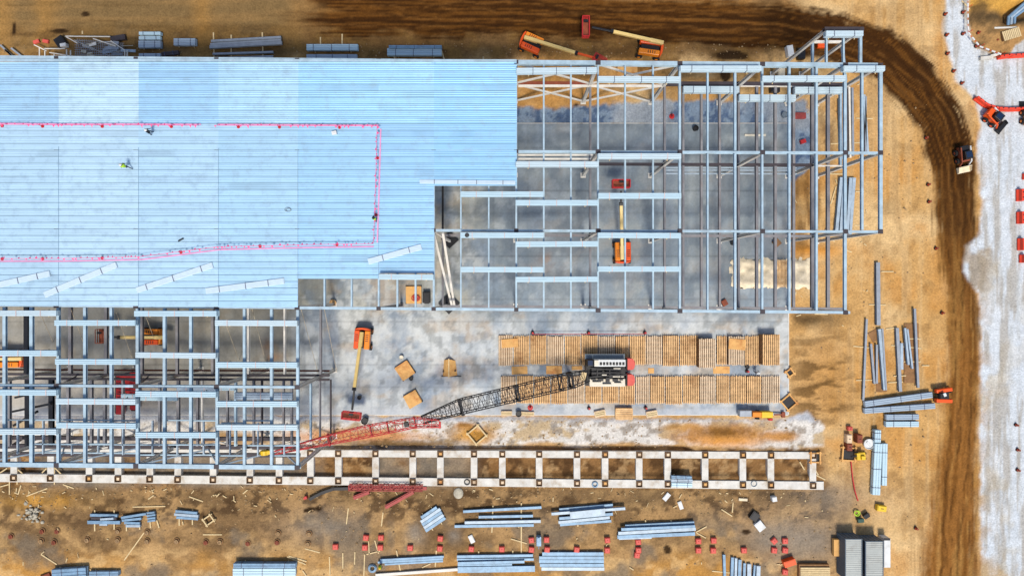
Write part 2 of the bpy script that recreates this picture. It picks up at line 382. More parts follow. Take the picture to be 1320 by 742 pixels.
    r = sstep(1.08, 0.86, q + wob / 60 + wob2 / 70) if False else 1 - sstep(0.74 - 0.2 * sstep(900, 1250, al), 1.12 + 0.12 * sstep(900, 1250, al), q + wob / 55 + wob2 / 40 + (fbm(cr / 2.2, al / 60, 44, 4) - 0.5) * 0.5)
    r = r * sstep(0, 60, al + (fbm(XW / 9, YW / 0.7, 46, 3) - 0.5) * 110)
    lowd = sstep(900, 1250, al)
    rc = np.zeros_like(A); rc[...] = C(68, 40, 12)
    rc = mixc(rc, C(152, 102, 48), lowd * 0.95)
    st1 = fbm(cr / 5.0, al / 120, 40, 4); st2 = fbm(cr / 2.4, al / 90, 41, 3)
    rc = mixc(rc, C(60, 36, 12), 0.62 * sstep(0.48, 0.64, st1) * (1 - 0.35 * lowd)); rc = mixc(rc, C(116, 74, 28), 0.7 * sstep(0.5, 0.66, st2)); rc = mixc(rc, C(184, 138, 74), lowd * 0.55 * sstep(0.55, 0.7, fbm(cr / 6, al / 70, 43, 4)))
    rc = mixc(rc, C(48, 28, 10), 0.5 * sstep(0.58, 0.7, n1) * (1 - lowd))
    for k_, off in enumerate((-19, -13, -7, -2, 4, 9, 15, 20)):
        ln = np.exp(-((cr - off - (fbm(al / 60, al / 60 + k_, 80 + k_) - .5) * 16) / 1.5) ** 2) * sstep(0.36, 0.56, fbm(al / 30, al / 30, 90 + k_))
        rc = mixc(rc, C(52, 30, 10) if k_ % 2 else C(136, 92, 44), 0.6 * ln * (1 if k_ % 2 else 0.75))
    A = A * (1 - r[..., None]) + rc * r[..., None]
    # gravel yard on the right with the earth mound in it
    yd = poly_sd(X, Y, YARD); mo = poly_sd(X, Y, MOUND)
    y_ = sstep(-2, 4, yd + wob2 * 0.5 + wob * 0.25) * (1 - sstep(-3, 2, mo + wob2 * 0.8))
    yc = np.zeros_like(A); yc[...] = C(212, 218, 222)
    yc = mixc(yc, C(186, 196, 206), 0.4 * sstep(0.45, 0.6, n1)); yc = mixc(yc, C(192, 180, 156), 0.8 * sstep(0.55, 0.7, fbm(XW / 3, YW / 5, 50)) * (1 - sstep(1285, 1310, X + wob) * 0.6)); yc = mixc(yc, C(234, 236, 236), 0.4 * sstep(0.5, 0.7, n1))
    for wx in (1276, 1288, 1302, 1312):
        yc = mixc(yc, C(176, 176, 170), 0.5 * np.exp(-((X - wx - (fbm(YW / 14, YW / 14, wx) - .5) * 14) / 2.2) ** 2) * sstep(0.35, 0.6, n2) * sstep(150, 200, Y))
    yc = mixc(yc, C(176, 138, 90), 0.55 * (1 - sstep(1264, 1284, X + wob)) * sstep(0.42, 0.6, n2) * sstep(180, 240, Y))
    yc = mixc(yc, C(164, 152, 132), 0.6 * sstep(0.5, 0.64, fbm(XW / 0.8, YW / 9, 51, 4)))
    yc = mixc(yc, C(190, 160, 116), 0.8 * np.exp(-((Y - 745) / 22) ** 2) * sstep(0.38, 0.55, n2))
    yc = mixc(yc, C(150, 140, 122), 0.7 * np.exp(-((X - 1262) / 20) ** 2 - ((Y - 340) / 50) ** 2) * sstep(0.4, 0.6, n2))
    A = A * (1 - y_[..., None]) + yc * y_[..., None]
    mm = sstep(-2, 3, mo + wob2 * 0.6)
    mc = np.zeros_like(A); mc[...] = C(176, 136, 86); mc = mixc(mc, C(210, 158, 72), (1 - sstep(10, 24, Y + wob2)) * 0.9); mc = mixc(mc, C(104, 82, 54), 0.8 * sstep(0.48, 0.64, n2)); mc = mixc(mc, C(84, 68, 46), 0.8 * np.exp(-((Y - 24 - wob2 * 0.3) / 8) ** 2))
    A = A * (1 - mm[..., None]) + mc * mm[..., None]
    # oil and water stains
    for (bx, by, rx, ry) in ((401, 656, 6, 3.5), (410, 655, 5, 4), (395, 658, 4, 2), (940, 72, 24, 7), (110, 18, 8, 4), (75, 40, 12, 2.4), (18, 37, 3, 8), (935, 96, 7, 10), (963, 685, 7, 3), (860, 708, 6, 7), (743, 135, 4, 3)):
        A = mixc(A, C(50, 34, 18), 0.95 * (1 - sstep(0.7, 1.15, np.hypot((X - bx) / rx, (Y - by) / ry) + wob2 / 14)))
    A *= (0.87 + 0.26 * n3)[..., None] * (0.9 + 0.2 * fbm(XW / 0.55, YW / 0.55, 70, 3))[..., None]
    # heights
    Z = (n2 - 0.5) * 0.25 + (n1 - 0.5) * 0.25 - 0.06 + (n3 - 0.5) * 0.08
    flat = sstep(-8, 2, poly_sd(X, Y, SLAB)); Z = Z * (1 - flat) - 0.15 * flat
    Z = Z * (1 - 0.7 * np.maximum(y_, g)) - r * 0.05 * (st1 - 0.3) * 3
    pit = sstep(589, 591.5, Y) * (1 - sstep(611, 614, Y)) * (1 - sstep(1044, 1050, X))
    Z -= pit * 0.55
    tr = sstep(572, 575, Y + wob2 * 0.2) * (1 - sstep(579, 581, Y)) * (1 - sstep(880, 900, X))
    Z -= tr * 0.8
    Z += mm * (0.5 + 0.8 * n2) * sstep(0, 25, mo) + bk * 0.5 * (fbm(XW / 4, YW / 1.2, 24) - 0.3)
    hole = np.exp(-((X - 1312) / 26) ** 4 - ((Y - 16 + (X - 1312) * 0.3) / 13) ** 4)
    Z -= hole * 1.6
    Z += 0.9 * np.exp(-((X - 930) / 45) ** 2 - ((Y - 563) / 9) ** 2) * (0.5 + n2) + 0.5 * np.exp(-((X - 1045) / 40) ** 2 - ((Y - 322) / 7) ** 2) * n2
    far = sstep(60, 110, np.maximum(np.abs(XW) - 30, np.abs(YW) + 10)); Z = Z * (1 - far)
    # split the one sheet into ground, road and yard
    zone = np.zeros(X.shape, int); zone[r > 0.5] = 1; zone[y_ > 0.5] = 2; zone[(g > 0.5)] = 3
    zc = zone[:-1, :-1]
    ny, nx = X.shape
    idx = np.arange(ny * nx).reshape(ny, nx)
    quads = np.stack([idx[:-1, :-1], idx[:-1, 1:], idx[1:, 1:], idx[1:, :-1]], -1)
    P = np.stack([XW, YW, Z], -1).reshape(-1, 3); AC = A.reshape(-1, 3)
    for k, nm_ in ((0, 'ground'), (1, 'haul_road'), (2, 'gravel_yard'), (3, 'gravel_strip')):
        q_ = quads[zc == k]
        grid_mesh(nm_, P, q_, AC, M['soil'])
def grid_mesh(name, P, quads, AC, mat, parent=None, smooth=True):
    used, inv = np.unique(quads.ravel(), return_inverse=True)
    V = P[used]; fq = inv.reshape(-1, 4)
    me = bpy.data.meshes.new(name)
    me.vertices.add(len(V)); me.vertices.foreach_set("co", V.ravel().astype(np.float32))
    me.loops.add(fq.size); me.loops.foreach_set("vertex_index", fq.ravel().astype(np.int32))
    me.polygons.add(len(fq)); me.polygons.foreach_set("loop_start", (np.arange(len(fq)) * 4).astype(np.int32))
    me.update(calc_edges=True)
    if smooth: me.polygons.foreach_set("use_smooth", np.ones(len(fq), bool))
    at = me.color_attributes.new("soil", 'FLOAT_COLOR', 'POINT')
    c4 = np.ones((len(V), 4), np.float32); c4[:, :3] = AC[used]
    at.data.foreach_set("color", c4.ravel())
    me.materials.append(mat); me.validate()
    o = bpy.data.objects.new(name, me); col.objects.link(o); o["kind"] = "structure"
    return o
build_ground()

# concrete slab, z top 0.05
def build_slab():
    x0, x1 = W(-70, 0).x, W(1016, 0).x
    y0, y1 = W(0, 534).y, W(0, 159.5).y
    xs = np.linspace(x0, x1, 470); ys = np.linspace(y0, y1, 170)
    XW, YW = np.meshgrid(xs, ys); X = XW * F / H + 660; Y = 371 - YW * F / H
    warm = C(184, 182, 168); blue = C(194, 202, 208); dk = C(124, 128, 126); lt = C(220, 222, 218); rust = C(192, 168, 136); deep = C(122, 146, 172)
    n1 = fbm(XW / 7, YW / 10, 61); n2 = fbm(XW / 2.4, YW / 2.4, 62); n4 = fbm(XW / 1.0, YW / 12, 63, 4)
    A = np.zeros(X.shape + (3,)); A[...] = warm
    s = sstep(395, 425, Y + (n1 - 0.5) * 40)
    A = mixc(A, blue, 0.9 * s); A = mixc(A, lt, s * 0.7 * sstep(0.45, 0.62, n1))
    A = mixc(A, C(132, 150, 168), 0.75 * sstep(0.5, 0.66, fbm(XW / 5, YW / 6, 64))); A = mixc(A, dk, 0.55 * (1 - s * 0.6) * sstep(0.46, 0.62, n2))
    A = mixc(A, rust, 0.55 * sstep(0.52, 0.68, fbm(XW / 4, YW / 3, 65))); A = mixc(A, lt, 0.3 * sstep(0.55, 0.7, n4)); A = mixc(A, dk, 0.22 * sstep(0.56, 0.7, fbm(XW / 0.9, YW / 9, 66, 4))); A = mixc(A, dk, 0.45 * sstep(0.5, 0.62, fbm(XW / 1.1, YW / 1.1, 68, 4))); A = mixc(A, lt, 0.5 * sstep(0.54, 0.66, fbm(XW / 1.6, YW / 1.6, 69, 5)))
    A = mixc(A, deep, 0.35 * sstep(0.54, 0.68, fbm(XW / 3.5, YW / 5, 67)) )
    inr = (1 - s) * sstep(560, 680, X); A = mixc(A, C(136, 152, 164), inr * 0.6); A = mixc(A, C(98, 112, 124), inr * 0.5 * sstep(0.48, 0.64, fbm(XW / 3, YW / 4, 72)))
    left = 1 - sstep(360, 400, X); A = mixc(A, C(146, 138, 120), left * 0.75); A = mixc(A, C(196, 188, 174), left * 0.8 * sstep(476, 490, Y))
    A = mixc(A, C(196, 200, 204), 0.6 * sstep(520, 532, Y))
    for (bx, by, rx, ry, a) in ((520, 425, 40, 30, .35), (770, 440, 40, 40, .5), (610, 500, 26, 14, .4), (850, 200, 50, 30, .3)):
        A = mixc(A, deep, a * np.exp(-((X - bx) / rx) ** 2 - ((Y - by) / ry) ** 2) * sstep(0.35, 0.6, n2))
    for (bx, by, rx, ry) in ((521, 516, 13, 7), (579, 476, 14, 12), (350, 460, 14, 6), (345, 445, 8, 8), (712, 335, 14, 9), (690, 350, 16, 7)):
        A = mixc(A, C(170, 122, 76), 0.65 * np.exp(-((X - bx) / rx) ** 2 - ((Y - by) / ry) ** 2) * sstep(0.3, 0.6, n2))
    # sawn control joints
    for jy in np.arange(190, 534, 28.0):
        A *= (1 - 0.25 * np.exp(-((Y - jy) / 0.8) ** 2))[..., None]
    for jx in np.arange(-60, 1016, 43.5):
        A *= (1 - 0.12 * np.exp(-((X - jx) / 0.9) ** 2))[..., None]
    ny, nx = X.shape; idx = np.arange(ny * nx).reshape(ny, nx)
    quads = np.stack([idx[:-1, :-1], idx[:-1, 1:], idx[1:, 1:], idx[1:, :-1]], -1).reshape(-1, 4)
    P = np.stack([XW, YW, np.full_like(XW, 0.05)], -1).reshape(-1, 3)
    # skirt
    o = grid_mesh('concrete_floor', P, quads, A.reshape(-1, 3), M['slab'], smooth=False)
    e = MB()
    e.box(((x0 + x1) / 2, y0 - 0.06, -0.12), (x1 - x0, 0.12, 0.335)); e.box(((x0 + x1) / 2, y1 + 0.06, -0.12), (x1 - x0, 0.12, 0.335)); e.box((x1 + 0.06, (y0 + y1) / 2, -0.12), (0.12, y1 - y0, 0.335))
    ed = e.build('slab_edge', M['conc']); ed["kind"] = "structure"
build_slab()

# ------------------------------------------------------------ the steel frame
ZR, ZM, ZF = 17.4, 8.6, 0.05
def rN(x): return 80 + (x - 660) * 0.0085
def r2(x): return 195 + (x - 660) * 0.004
def r3(x): return 297 + (x - 660) * 0.003
def rS(x): return 396.5 + (x - 383) * 0.0085
def r5(x): return 496.5 + x * 0.006
def r6(x): return 598.5 + x * 0.010
frame = thing('steel_building_frame', 'open blue grey steel building frame of columns and joists on the slab', 'steel frame', W(660, 371, 0))
def column(px, py, w=0.36, mat='steel_g', z0=ZF, z1=ZR - 0.3, zc=None):
    t = W(px, py, ZR); m = MB(); m.hcol((t.x, t.y, z0 + 0.04), (t.x, t.y, z1), w)
    MB().box((t.x, t.y, z1 + .305), (w * 1.5, w * 1.3, .05)).build('cap_plate', M['steel_d'], frame)
    m.box((t.x, t.y, z0 + 0.02), (w * 1.9, w * 1.9, 0.04))
    m.build('column', M[mat], frame)
def beam(a, b, z=ZR, w=0.3, h=0.5, name='roof_beam', mat='steel'):
    m = MB(); m.ibeam(W(a[0], a[1], z), W(b[0], b[1], z), w, h); m.build(name, M[mat], frame)
GX = [559, 665.5, 771, 876.5, 983, 1090]
for x in GX:
    for r in (rN, r2, r3, rS):
        column(x, r(x), 0.42 if x > 700 else 0.36, 'cream_steel')
for x in (1135,):
    for r in (rN, r2, r3): column(x, r(x), 0.42, 'cream_steel')
for x in (1066, 1111): column(x, 37.5, 0.36, 'cream_steel')
LX = [-30, 72.5, 175, 279, 383]
for x in LX:
    for r in (rN, r2, r3): column(x, r(x))
    for r in (rS, r5, r6): column(x, r(x), 0.42, 'cream_steel')
for r in (rN, r2, r3, rS): column(488, r(488))
# row beams at roof level
def row(r, xs, w, h=0.6, z=ZR, name='roof_beam', mat='steel'):
    for a, b in zip(xs[:-1], xs[1:]): beam((a, r(a)), (b, r(b)), z, w, h, name, mat)
row(rN, [-30, 72.5, 175, 279, 383, 488, 559] + GX[1:] + [1138], 0.55)
row(r2, [559] + GX[1:] + [1135], 0.28); row(r3, [559] + GX[1:] + [1135], 0.28)
row(rS, [383, 488, 559] + GX[1:] + [1096], 0.34)
row(rS, LX, 0.32); row(r5, LX, 0.3); row(r6, [-30, 72.5, 175, 279, 386], 0.55)
# joists, one per span
def joist(x, spans, w=0.3, h=0.55, mat='steel'):
    for r0, r1 in spans:
        y0 = r0(x) if callable(r0) else r0; y1 = r1(x) if callable(r1) else r1
        m = MB(); a = W(x, y0, ZR); b = W(x, y1, ZR)
        d = (b - a).normalized() * 0.2
        m.ibeam(a + d - Vector((0, 0, 0.03)), b - d - Vector((0, 0, 0.03)), w * 0.82, h * 0.7); m.build('roof_joist', M[mat], frame)
ALL3 = [(rN, r2), (r2, r3), (r3, rS)]
for x, w in ((665.5, .26), (701, .24), (736, .24), (771, .26), (806, .24), (842, .24), (876.5, .34), (912.5, .26), (948, .34), (983, .3), (1018, .34), (1053, .34), (1090, .42)):
    joist(x, ALL3, w)
for x, w in ((559, .3), (594, .2), (630, .2)): joist(x, [(r2, r3), (r3, rS)], w)
joist(1112, [(rN, r2), (r2, r3)], .34); joist(1136, [(rN, r2), (r2, r3)], .5)
for x in (418, 453, 488, 512, 535.5): joist(x, [(r3, rS)], .26)
for x, w in ((-30, .4), (4.8, .46), (39.5, .5), (74, .4), (108.6, .42), (142.6, .4), (176.5, .44), (211.3, .42), (245.3, .42), (279.2, .4), (314.5, .4), (349.5, .4), (383.3, .4)):
    joist(x, [(rS, r5), (r5, r6)], w)
# corner bay in the north east
beam((1063, 37), (1113, 37), ZR, 0.45, 0.6, mat='steel_d')
for x in (1066, 1088, 1110): joist(x, [(38, rN)], .26 if x < 1100 else .4)
for a, b in (((1049, 53.5), (1086, 53.5)), ((1048, 54), (1048, 105)), ((1086, 53.5), (1091, 105))):
    beam(a, b, ZM, 0.28, 0.4, 'floor_beam', 'cream_steel' if a[1] == b[1] else 'steel')
# mid level
def mrow(pts, w, h, mat, z=ZM): 
    for a, b in zip(pts[:-1], pts[1:]): beam(a, b, z, w, h, 'floor_beam', mat)
mrow([(668, 107), (760, 107.5)], 0.5, 0.5, 'steel_r'); mrow([(668, 110.5), (760, 110.5), (857, 110.5)], 0.28, 0.3, 'cream_steel', ZM + 0.02)
mrow([(857, 107.5), (953, 107.8), (1050, 108.5), (1092, 109.5)], 0.55, 0.5, 'steel_d'); mrow([(953, 110.8), (1050, 111.5)], 0.12, 0.3, 'cream_steel', ZM)
mrow([(761, 211), (857, 211.5), (953, 212), (1050, 212.5)], 0.36, 0.5, 'steel_d'); mrow([(1050, 213.5), (1092, 213.5)], 0.14, 0.5, 'cream_steel')
mrow([(668, 199.5), (764, 199.5)], 0.2, 0.3, 'cream_steel'); mrow([(668, 204.5), (764, 204.5)], 0.2, 0.3, 'cream_steel')
for dy in (0, 3, 7.5): mrow([(857, 216.3 + dy), (953, 216.3 + dy), (1027, 216.6 + dy)], 0.14, 0.2, 'steel_l', ZM - 0.6)
mrow([(570, 303), (667, 303), (761, 303.3), (857, 303.6), (953, 304), (1050, 304.2)], 0.36, 0.5, 'steel_g'); mrow([(1050, 304.5), (1095, 302)], 0.25, 0.4, 'steel_g')
mrow([(570, 394.6), (667, 395), (761, 395.4), (857, 396), (953, 396.8), (1050, 397.5), (1090, 398)], 0.34, 0.5, 'steel_g')
def mjoist(x, y0, y1, w=0.3, mat='steel_g', z=ZM - 0.04, x2=None):
    m = MB(); m.ibeam(W(x, y0, z), W(x2 or x, y1, z), w, 0.45); m.build('floor_joist', M[mat], frame)
mjoist(570.5, 205, 303, .24, 'black'); mjoist(570.5, 303, 395, .26)
mjoist(665, 110, 395, .2); 
for x, w in ((761, .3), (857, .28), (881, .3), (904.5, .3), (928, .3), (952.5, .3), (976, .34), (1000, .36), (1023.5, .36), (1048, .46), (1068, .42)):
    for a, b in ((111, 211), (212, 303), (304, 396)): mjoist(x, a, b, w)
mjoist(1084, 111, 213, .3, 'steel'); 
# lower left bay mid level
for x, w, mt in ((33, .6, 'black'), (89.7, .4, 'steel_g'), (135.8, .4, 'steel_g'), (182, .34, 'steel_g'), (227.5, .34, 'steel_g'), (273.5, .36, 'steel_g'), (319.6, .3, 'cream_steel'), (366.5, .26, 'cream_steel'), (413, .28, 'steel_g')):
    mjoist(x, 394, 484, w, mt)
for y, w, mt in ((477.5, .2, 'steel_r'), (483.5, .3, 'steel_d'), (489, .3, 'steel_d')): mrow([(-10, y - 1.5), (136, y - .6), (273, y), (424, y + .3)], w, .4, mt, ZM if y != 477.5 else 7.4)
for x, w, mt in ((11, .3, 'steel_g'), (34, .55, 'black'), (65, .6, 'black'), (87, .34, 'steel_g'), (117, .3, 'steel_g'), (134, .34, 'steel_g'), (157.5, .26, 'steel_g'), (205, .3, 'steel_g'), (229, .36, 'steel_g'), (254, .3, 'steel_g'), (260, .2, 'cream_steel'), (292.5, .24, 'steel_g'), (303, .3, 'steel'), (326.5, .28, 'steel_g'), (337, .18, 'steel_d'), (365, .24, 'steel_g'), (375.5, .28, 'steel_g'), (400, .24, 'steel'), (412, .2, 'steel_g'), (425.8, .14, 'steel_d')):
    mjoist(x, 489, 575 if x < 395 else 570, w, mt)
for y, w in ((565.5, .5), (576, .5), (586.5, .5)): mrow([(-10, y - 1.5), (136, y - .6), (273, y), (386, y + .3)], w, .5, 'steel_d', ZM - 0.5)
for a, b, z in (((40, 541), (72, 541), ZR - .5), ((245, 542), (278, 542), ZR - .5), ((142, 542), (174, 542), ZR - .5), ((40, 572), (175, 573), 13), ((40, 583), (175, 584), 12), ((175, 573), (283, 573), 13), ((175, 586), (283, 586), 12), ((72, 541), (108, 541), ZR - .5), ((285, 545), (314, 545), ZR - .5)):
    beam(a, b, z, 0.16, 0.25, 'girt', 'steel')
for x0, x1, y in ((4.8, 39.5, 541), (108.6, 142.6, 572), (108.6, 142.6, 541.5), (211, 245, 541.5), (211, 245, 573), (314, 349, 542), (314, 383, 574), (279, 314, 587), (349, 383, 587)):
    beam((x0, y), (x1, y), ZR - .7, .14, .25, 'girt', 'steel')
for x, y0, y1 in ((22, 541, 585), (55, 541, 585), (92, 573, 586), (126, 541, 584), (158, 545, 586), (196, 542, 585), (228, 542, 586), (262, 542, 586), (296, 545, 588), (332, 545, 588), (366, 574, 588)):
    beam((x, y0), (x, y1), 13.0, .16, .3, 'girt', 'steel_l')
# bracing
def brace(p, q, w=0.18, mat='cream_steel'):
    m = MB(); m.bar(p, q, w, w); m.build('brace', M[mat], frame)
def colpt(px, py, z):
    t = W(px, py, ZR); return Vector((t.x, t.y, z))
for a, b in ((665.5, 771), (771, 876.5)):
    for z0, z1 in ((0.3, ZM - .2), (ZM + .3, ZR - .5)):
        brace(colpt(a, rN(a), z0), colpt(b, rN(b), z1), .22); brace(colpt(a, rN(a), z1), colpt(b, rN(b), z0), .22)
for i, (a, b) in enumerate(((-30, 72.5), (72.5, 175), (175, 279), (279, 383))):
    mid = (a + b) / 2
    brace(colpt(a, r6(a), ZR - .6), colpt(mid, r6(mid), ZM), .18, 'steel_l'); brace(colpt(b, r6(b), ZR - .6), colpt(mid, r6(mid), ZM), .18, 'steel_l')
    brace(colpt(a, r6(a), ZM), colpt(b, r6(b), .5), .18); brace(colpt(b, r6(b), ZM), colpt(a, r6(a), .5), .18)
    if i < 3: brace(colpt(b, r5(b), ZR - .6), colpt(b - 34, r5(b), ZM), .14, 'steel_d')
for (a, b) in (((559, 300), (583, 395)), ((571, 300), (586, 395))):
    brace(W(a[0], a[1], ZR - .4), W(b[0], b[1], 5), .3)
brace(W(560, 298, ZR - .4), W(580, 311, 9), .26)
for (x0, y0, x1, y1) in ((20, 512, 72, 500), (12, 531, 66, 520), (18, 548, 48, 530), (14, 575, 36, 560), (46, 566, 72, 551)):
    brace(W(x0, y0, 5), W(x1, y1, 9), .3, 'black')
# temporary guy cables
for (x0, y0, x1, y1) in ((388, 398, 410, 481), (418, 398, 434, 479), (325, 398, 345, 476), (292, 420, 308, 464), (50, 400, 68, 440), (92, 400, 110, 448), (150, 403, 172, 466), (187, 405, 200, 440)):
    m = MB(); m.tube(W(x0, y0, ZR - .5), W(x1, y1, 0.1), 0.035, n=5); m.build('guy_cable', M['cable'], frame)

# ------------------------------------------------------------ roof deck
deck = thing('metal_roof_deck', 'broad pale blue corrugated metal roof deck laid over the frame', 'roof deck', W(300, 220, ZR))
PITCH = 8.45 * (H - ZR) / F
def deck_panel(x0, x1, y0, y1, base, seed):
    z = ZR + 0.05
    a = W(x0, y0, z); b = W(x1, y1, z)
    ya, yb = b.y, a.y
    rib = 0.045 if y1 <= 161 else 0.012
    rows = []   # profile along y: (y, dz)
    n0 = math.floor((ya) / PITCH); n1 = math.ceil(yb / PITCH)
    V = []; Q = []; CA = []
    rng = np.random.RandomState(seed)
    nx = 26; xs = np.linspace(a.x, b.x, nx)
    for k in range(n0, n1):
        yk = k * PITCH
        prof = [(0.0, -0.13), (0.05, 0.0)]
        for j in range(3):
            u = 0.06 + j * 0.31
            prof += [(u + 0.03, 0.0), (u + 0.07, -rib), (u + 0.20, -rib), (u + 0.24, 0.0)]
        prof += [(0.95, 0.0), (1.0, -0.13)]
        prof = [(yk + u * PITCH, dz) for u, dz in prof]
        prof = [p for p in prof if ya - 1e-4 <= p[0] <= yb + 1e-4]
        if len(prof) < 2: continue
        tone = 1 + rng.uniform(-0.03, 0.03)
        lowt = 1.0
        st = len(V) // 1
        ph = rng.uniform(0, 100)
        sm = fbm(xs[None, :] / 5 + ph, np.full((1, nx), k * 3.7), seed, 4)[0]
        dirty = rng.rand() < 0.09
        for (y, dz) in prof:
            for i, x in enumerate(xs):
                V.append((x, y, z + dz))
                t = tone * (1 - (0.16 if dirty else 0.05) * float(np.clip((sm[i] - 0.48) * 6, 0, 1)))
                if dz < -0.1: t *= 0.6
                CA.append([base[0] * t, base[1] * t, base[2] * t])
        m = len(prof)
        for r_ in range(m - 1):
            for i in range(nx - 1):
                Q.append((st + r_ * nx + i, st + r_ * nx + i + 1, st + (r_ + 1) * nx + i + 1, st + (r_ + 1) * nx + i))
    P = np.array(V) - np.array(deck.location)[None, :]
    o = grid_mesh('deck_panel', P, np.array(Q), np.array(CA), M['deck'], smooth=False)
    del o["kind"]; o.parent = deck
B1, B2, B3, B4, B5, B6 = C(172, 213, 242), C(196, 228, 246), C(164, 209, 242), C(176, 218, 244), C(160, 211, 244), C(150, 204, 241)
LB = C(172, 212, 240)
for (x0, x1, y0, y1, c) in ((-40, 75.5, 79, 160, B1), (75.5, 178.5, 79, 160, B2), (178.5, 281.5, 79, 160, B3), (281.5, 384.5, 79, 160, B4), (384.5, 488, 79, 160, B5), (488, 559.5, 79, 160, B5), (559.5, 666, 79, 160, B6),
                            (-40, 75.5, 160, 394.5, C(188, 222, 243)), (75.5, 178.5, 160, 395, C(192, 225, 245)), (178.5, 281.5, 160, 395.5, C(184, 220, 243)), (281.5, 384, 160, 396, C(176, 217, 243)), (384, 488, 160, 359.5, C(166, 212, 243)), (488, 559.5, 160, 352, C(160, 208, 243)), (559.5, 666, 160, 240, C(154, 206, 242))):
    deck_panel(x0, x1, y0, y1, c, int(x0) + 500 + int(y0))
for x in (75.5, 178.5, 281.5, 384, 488):
    m = MB(); m.bar(W(x, 188 + x * .01, ZR + .065), W(x, 358 if x == 488 else 394, ZR + .065), .05, .008); m.build('sheet_lap', M['steel_b'], deck)
m = MB(); m.bar(W(-40, 77.8, ZR + .1), W(666, 78.4, ZR + .1), 0.3, 0.12); m.build('edge_flashing', M['steel'], deck)

# ------------------------------------------------------------ decking bundles
def bundle(x0, y0, x1, y1, wpx, z, h=0.5, mat='bundle', label=None, group=None, px=None, strap='strap', base=None, lm=None, ribs=3, name='decking_bundle'):
    """bundle along the pixel line x0,y0 - x1,y1 whose top lies at z+h"""
    zt = z + h
    a = W(x0, y0, zt); b = W(x1, y1, zt); w = wpx * (H - zt) / F
    d = (b - a); L = d.length; d.normalize(); s = Vector((-d.y, d.x, 0)); u = Vector((0, 0, 1))
    cx = (a + b) / 2
    t = thing(name, label, 'decking bundle' if name == 'decking_bundle' else 'steel bundle', (cx.x, cx.y, z), group)
    if base: auto(t, base, (x0 + x1) / 2, (y0 + y1) / 2, lm=lm)
    mb = MB()
    nl = 4; lh = h / nl
    for i in range(nl):
        j = random.uniform(-.04, .04); js = random.uniform(-.02, .02)
        c = cx + d * j + s * js; c.z = z + lh * (i + .5)
        mb.frame(c, d, s, u, L / 2, w / 2 - (0.0 if i % 2 else .03), lh / 2 * (.96 if i < nl - 1 else .8))
    pitch = w / ribs
    for k in range(ribs):
        c = cx + s * (-w / 2 + pitch * (k + .5)); c.z = zt + .02
        mb.frame(c, d, s, u, L / 2 - .02, pitch * .36, .03)
    mb.build('sheet_stack', M[mat], t)
    ns = max(2, int(round(L / 3.0)))
    for k in range(ns):
        f = (k + .5 + random.uniform(-.12, .12)) / ns
        c = a.lerp(b, f); c.z = z + h / 2 + .03
        MB().frame(c, d, s, u, .035, w / 2 + .02, h / 2 + .06).build('strap', M[strap], t)
    for f in ((.15, .85) if group != 'loose decking bundles on the roof' else ()):
        c = a.lerp(b, f); c.z = z - .03
        MB().frame(c, d, s, u, .05, w / 2 + .12, .045).build('skid', M['plank'], t)
    return t
GF = 'decking bundles resting on the steel frame'
COLN = ['leftmost', 'second', 'third', 'rightmost']
ROWN = ['first', 'second', 'third', 'bottom']
lower = [[(-30, 403.5, 73, 403.5), (70, 416, 174, 416), (173, 404, 279.5, 404), (277, 416, 383, 416.5)],
         [(-30, 455, 73, 455), (71, 466, 175, 466.3), (174.5, 457.5, 278, 458.5), (278, 470, 383, 470.3)],
         [(-30, 505.5, 73, 505.8), (72, 517, 175, 517.5), (174.5, 507.5, 278, 508.5), (279, 520.5, 383, 520.5)],
         [(-30, 556, 73, 556.3), (72.5, 548, 175.5, 549), (174.5, 560.5, 278, 560.8), (279, 550.8, 383, 551)]]
for i, rw in enumerate(lower):
    for j, q in enumerate(rw):
        bundle(*q, 7.2, ZR + .08, .75, 'bundle' if (i + j) % 3 else 'bundle_lilac', f"pale decking bundle in the {COLN[j]} bay, {ROWN[i]} row down, of the lower left frame", GF)
GR = [((666, 91, 769.5, 90), 'at the roof edge beside the red jib tip', 0), ((771, 101.5, 877, 102), 'second from the roof deck along the cross braced north side', 0), ((877, 88, 981.5, 88), 'touching the north edge beam near the dark puddle', 0),
      ((983, 101, 1090, 100.5), 'crossing the joists just left of the north east corner', 0), ((1088, 88, 1141, 88), 'short, at the north east corner of the frame', 0), ((1065, 43, 1113, 43), 'short, on top of the projecting north east bay', 0),
      ((665, 211.5, 771.5, 211.5), 'beside the right edge of the roof deck, left one', 0), ((771, 201, 878, 201), 'above the red basket of the inside lift', 0),
      ((594, 250, 700.5, 250), 'just below the stepped roof edge', 0), ((664.5, 261, 771, 261), 'left of the cream boom of the inside lift', 0), ((771, 252, 878, 252), 'across the cream boom of the inside lift', 0),
      ((594, 303, 700.5, 303), 'right of the tall white braces', 0), ((665, 314.5, 771, 314), 'left of the orange inside lift', 0), ((771, 303, 877.5, 303.5), 'over the orange hood of the inside lift', 0),
      ((594, 347, 700.5, 347.3), 'lowest of the stack of three beside the white braces', 0), ((665, 360, 771, 359.6), 'lowest left of the orange inside lift', 0), ((771, 346.5, 877, 346.5), 'just below the orange inside lift', 0),
      ((488.5, 356.5, 559, 357), 'short, at the notch of the roof above the plywood pallet', 0),
      ((881.5, 115, 953, 115.3), 'low in the frame over blue gravel', 1), ((953, 125.7, 1026, 126), 'low in the frame over the slab corner', 1), ((1025, 116, 1086, 116), 'low in the frame at the north east corner', 1)]
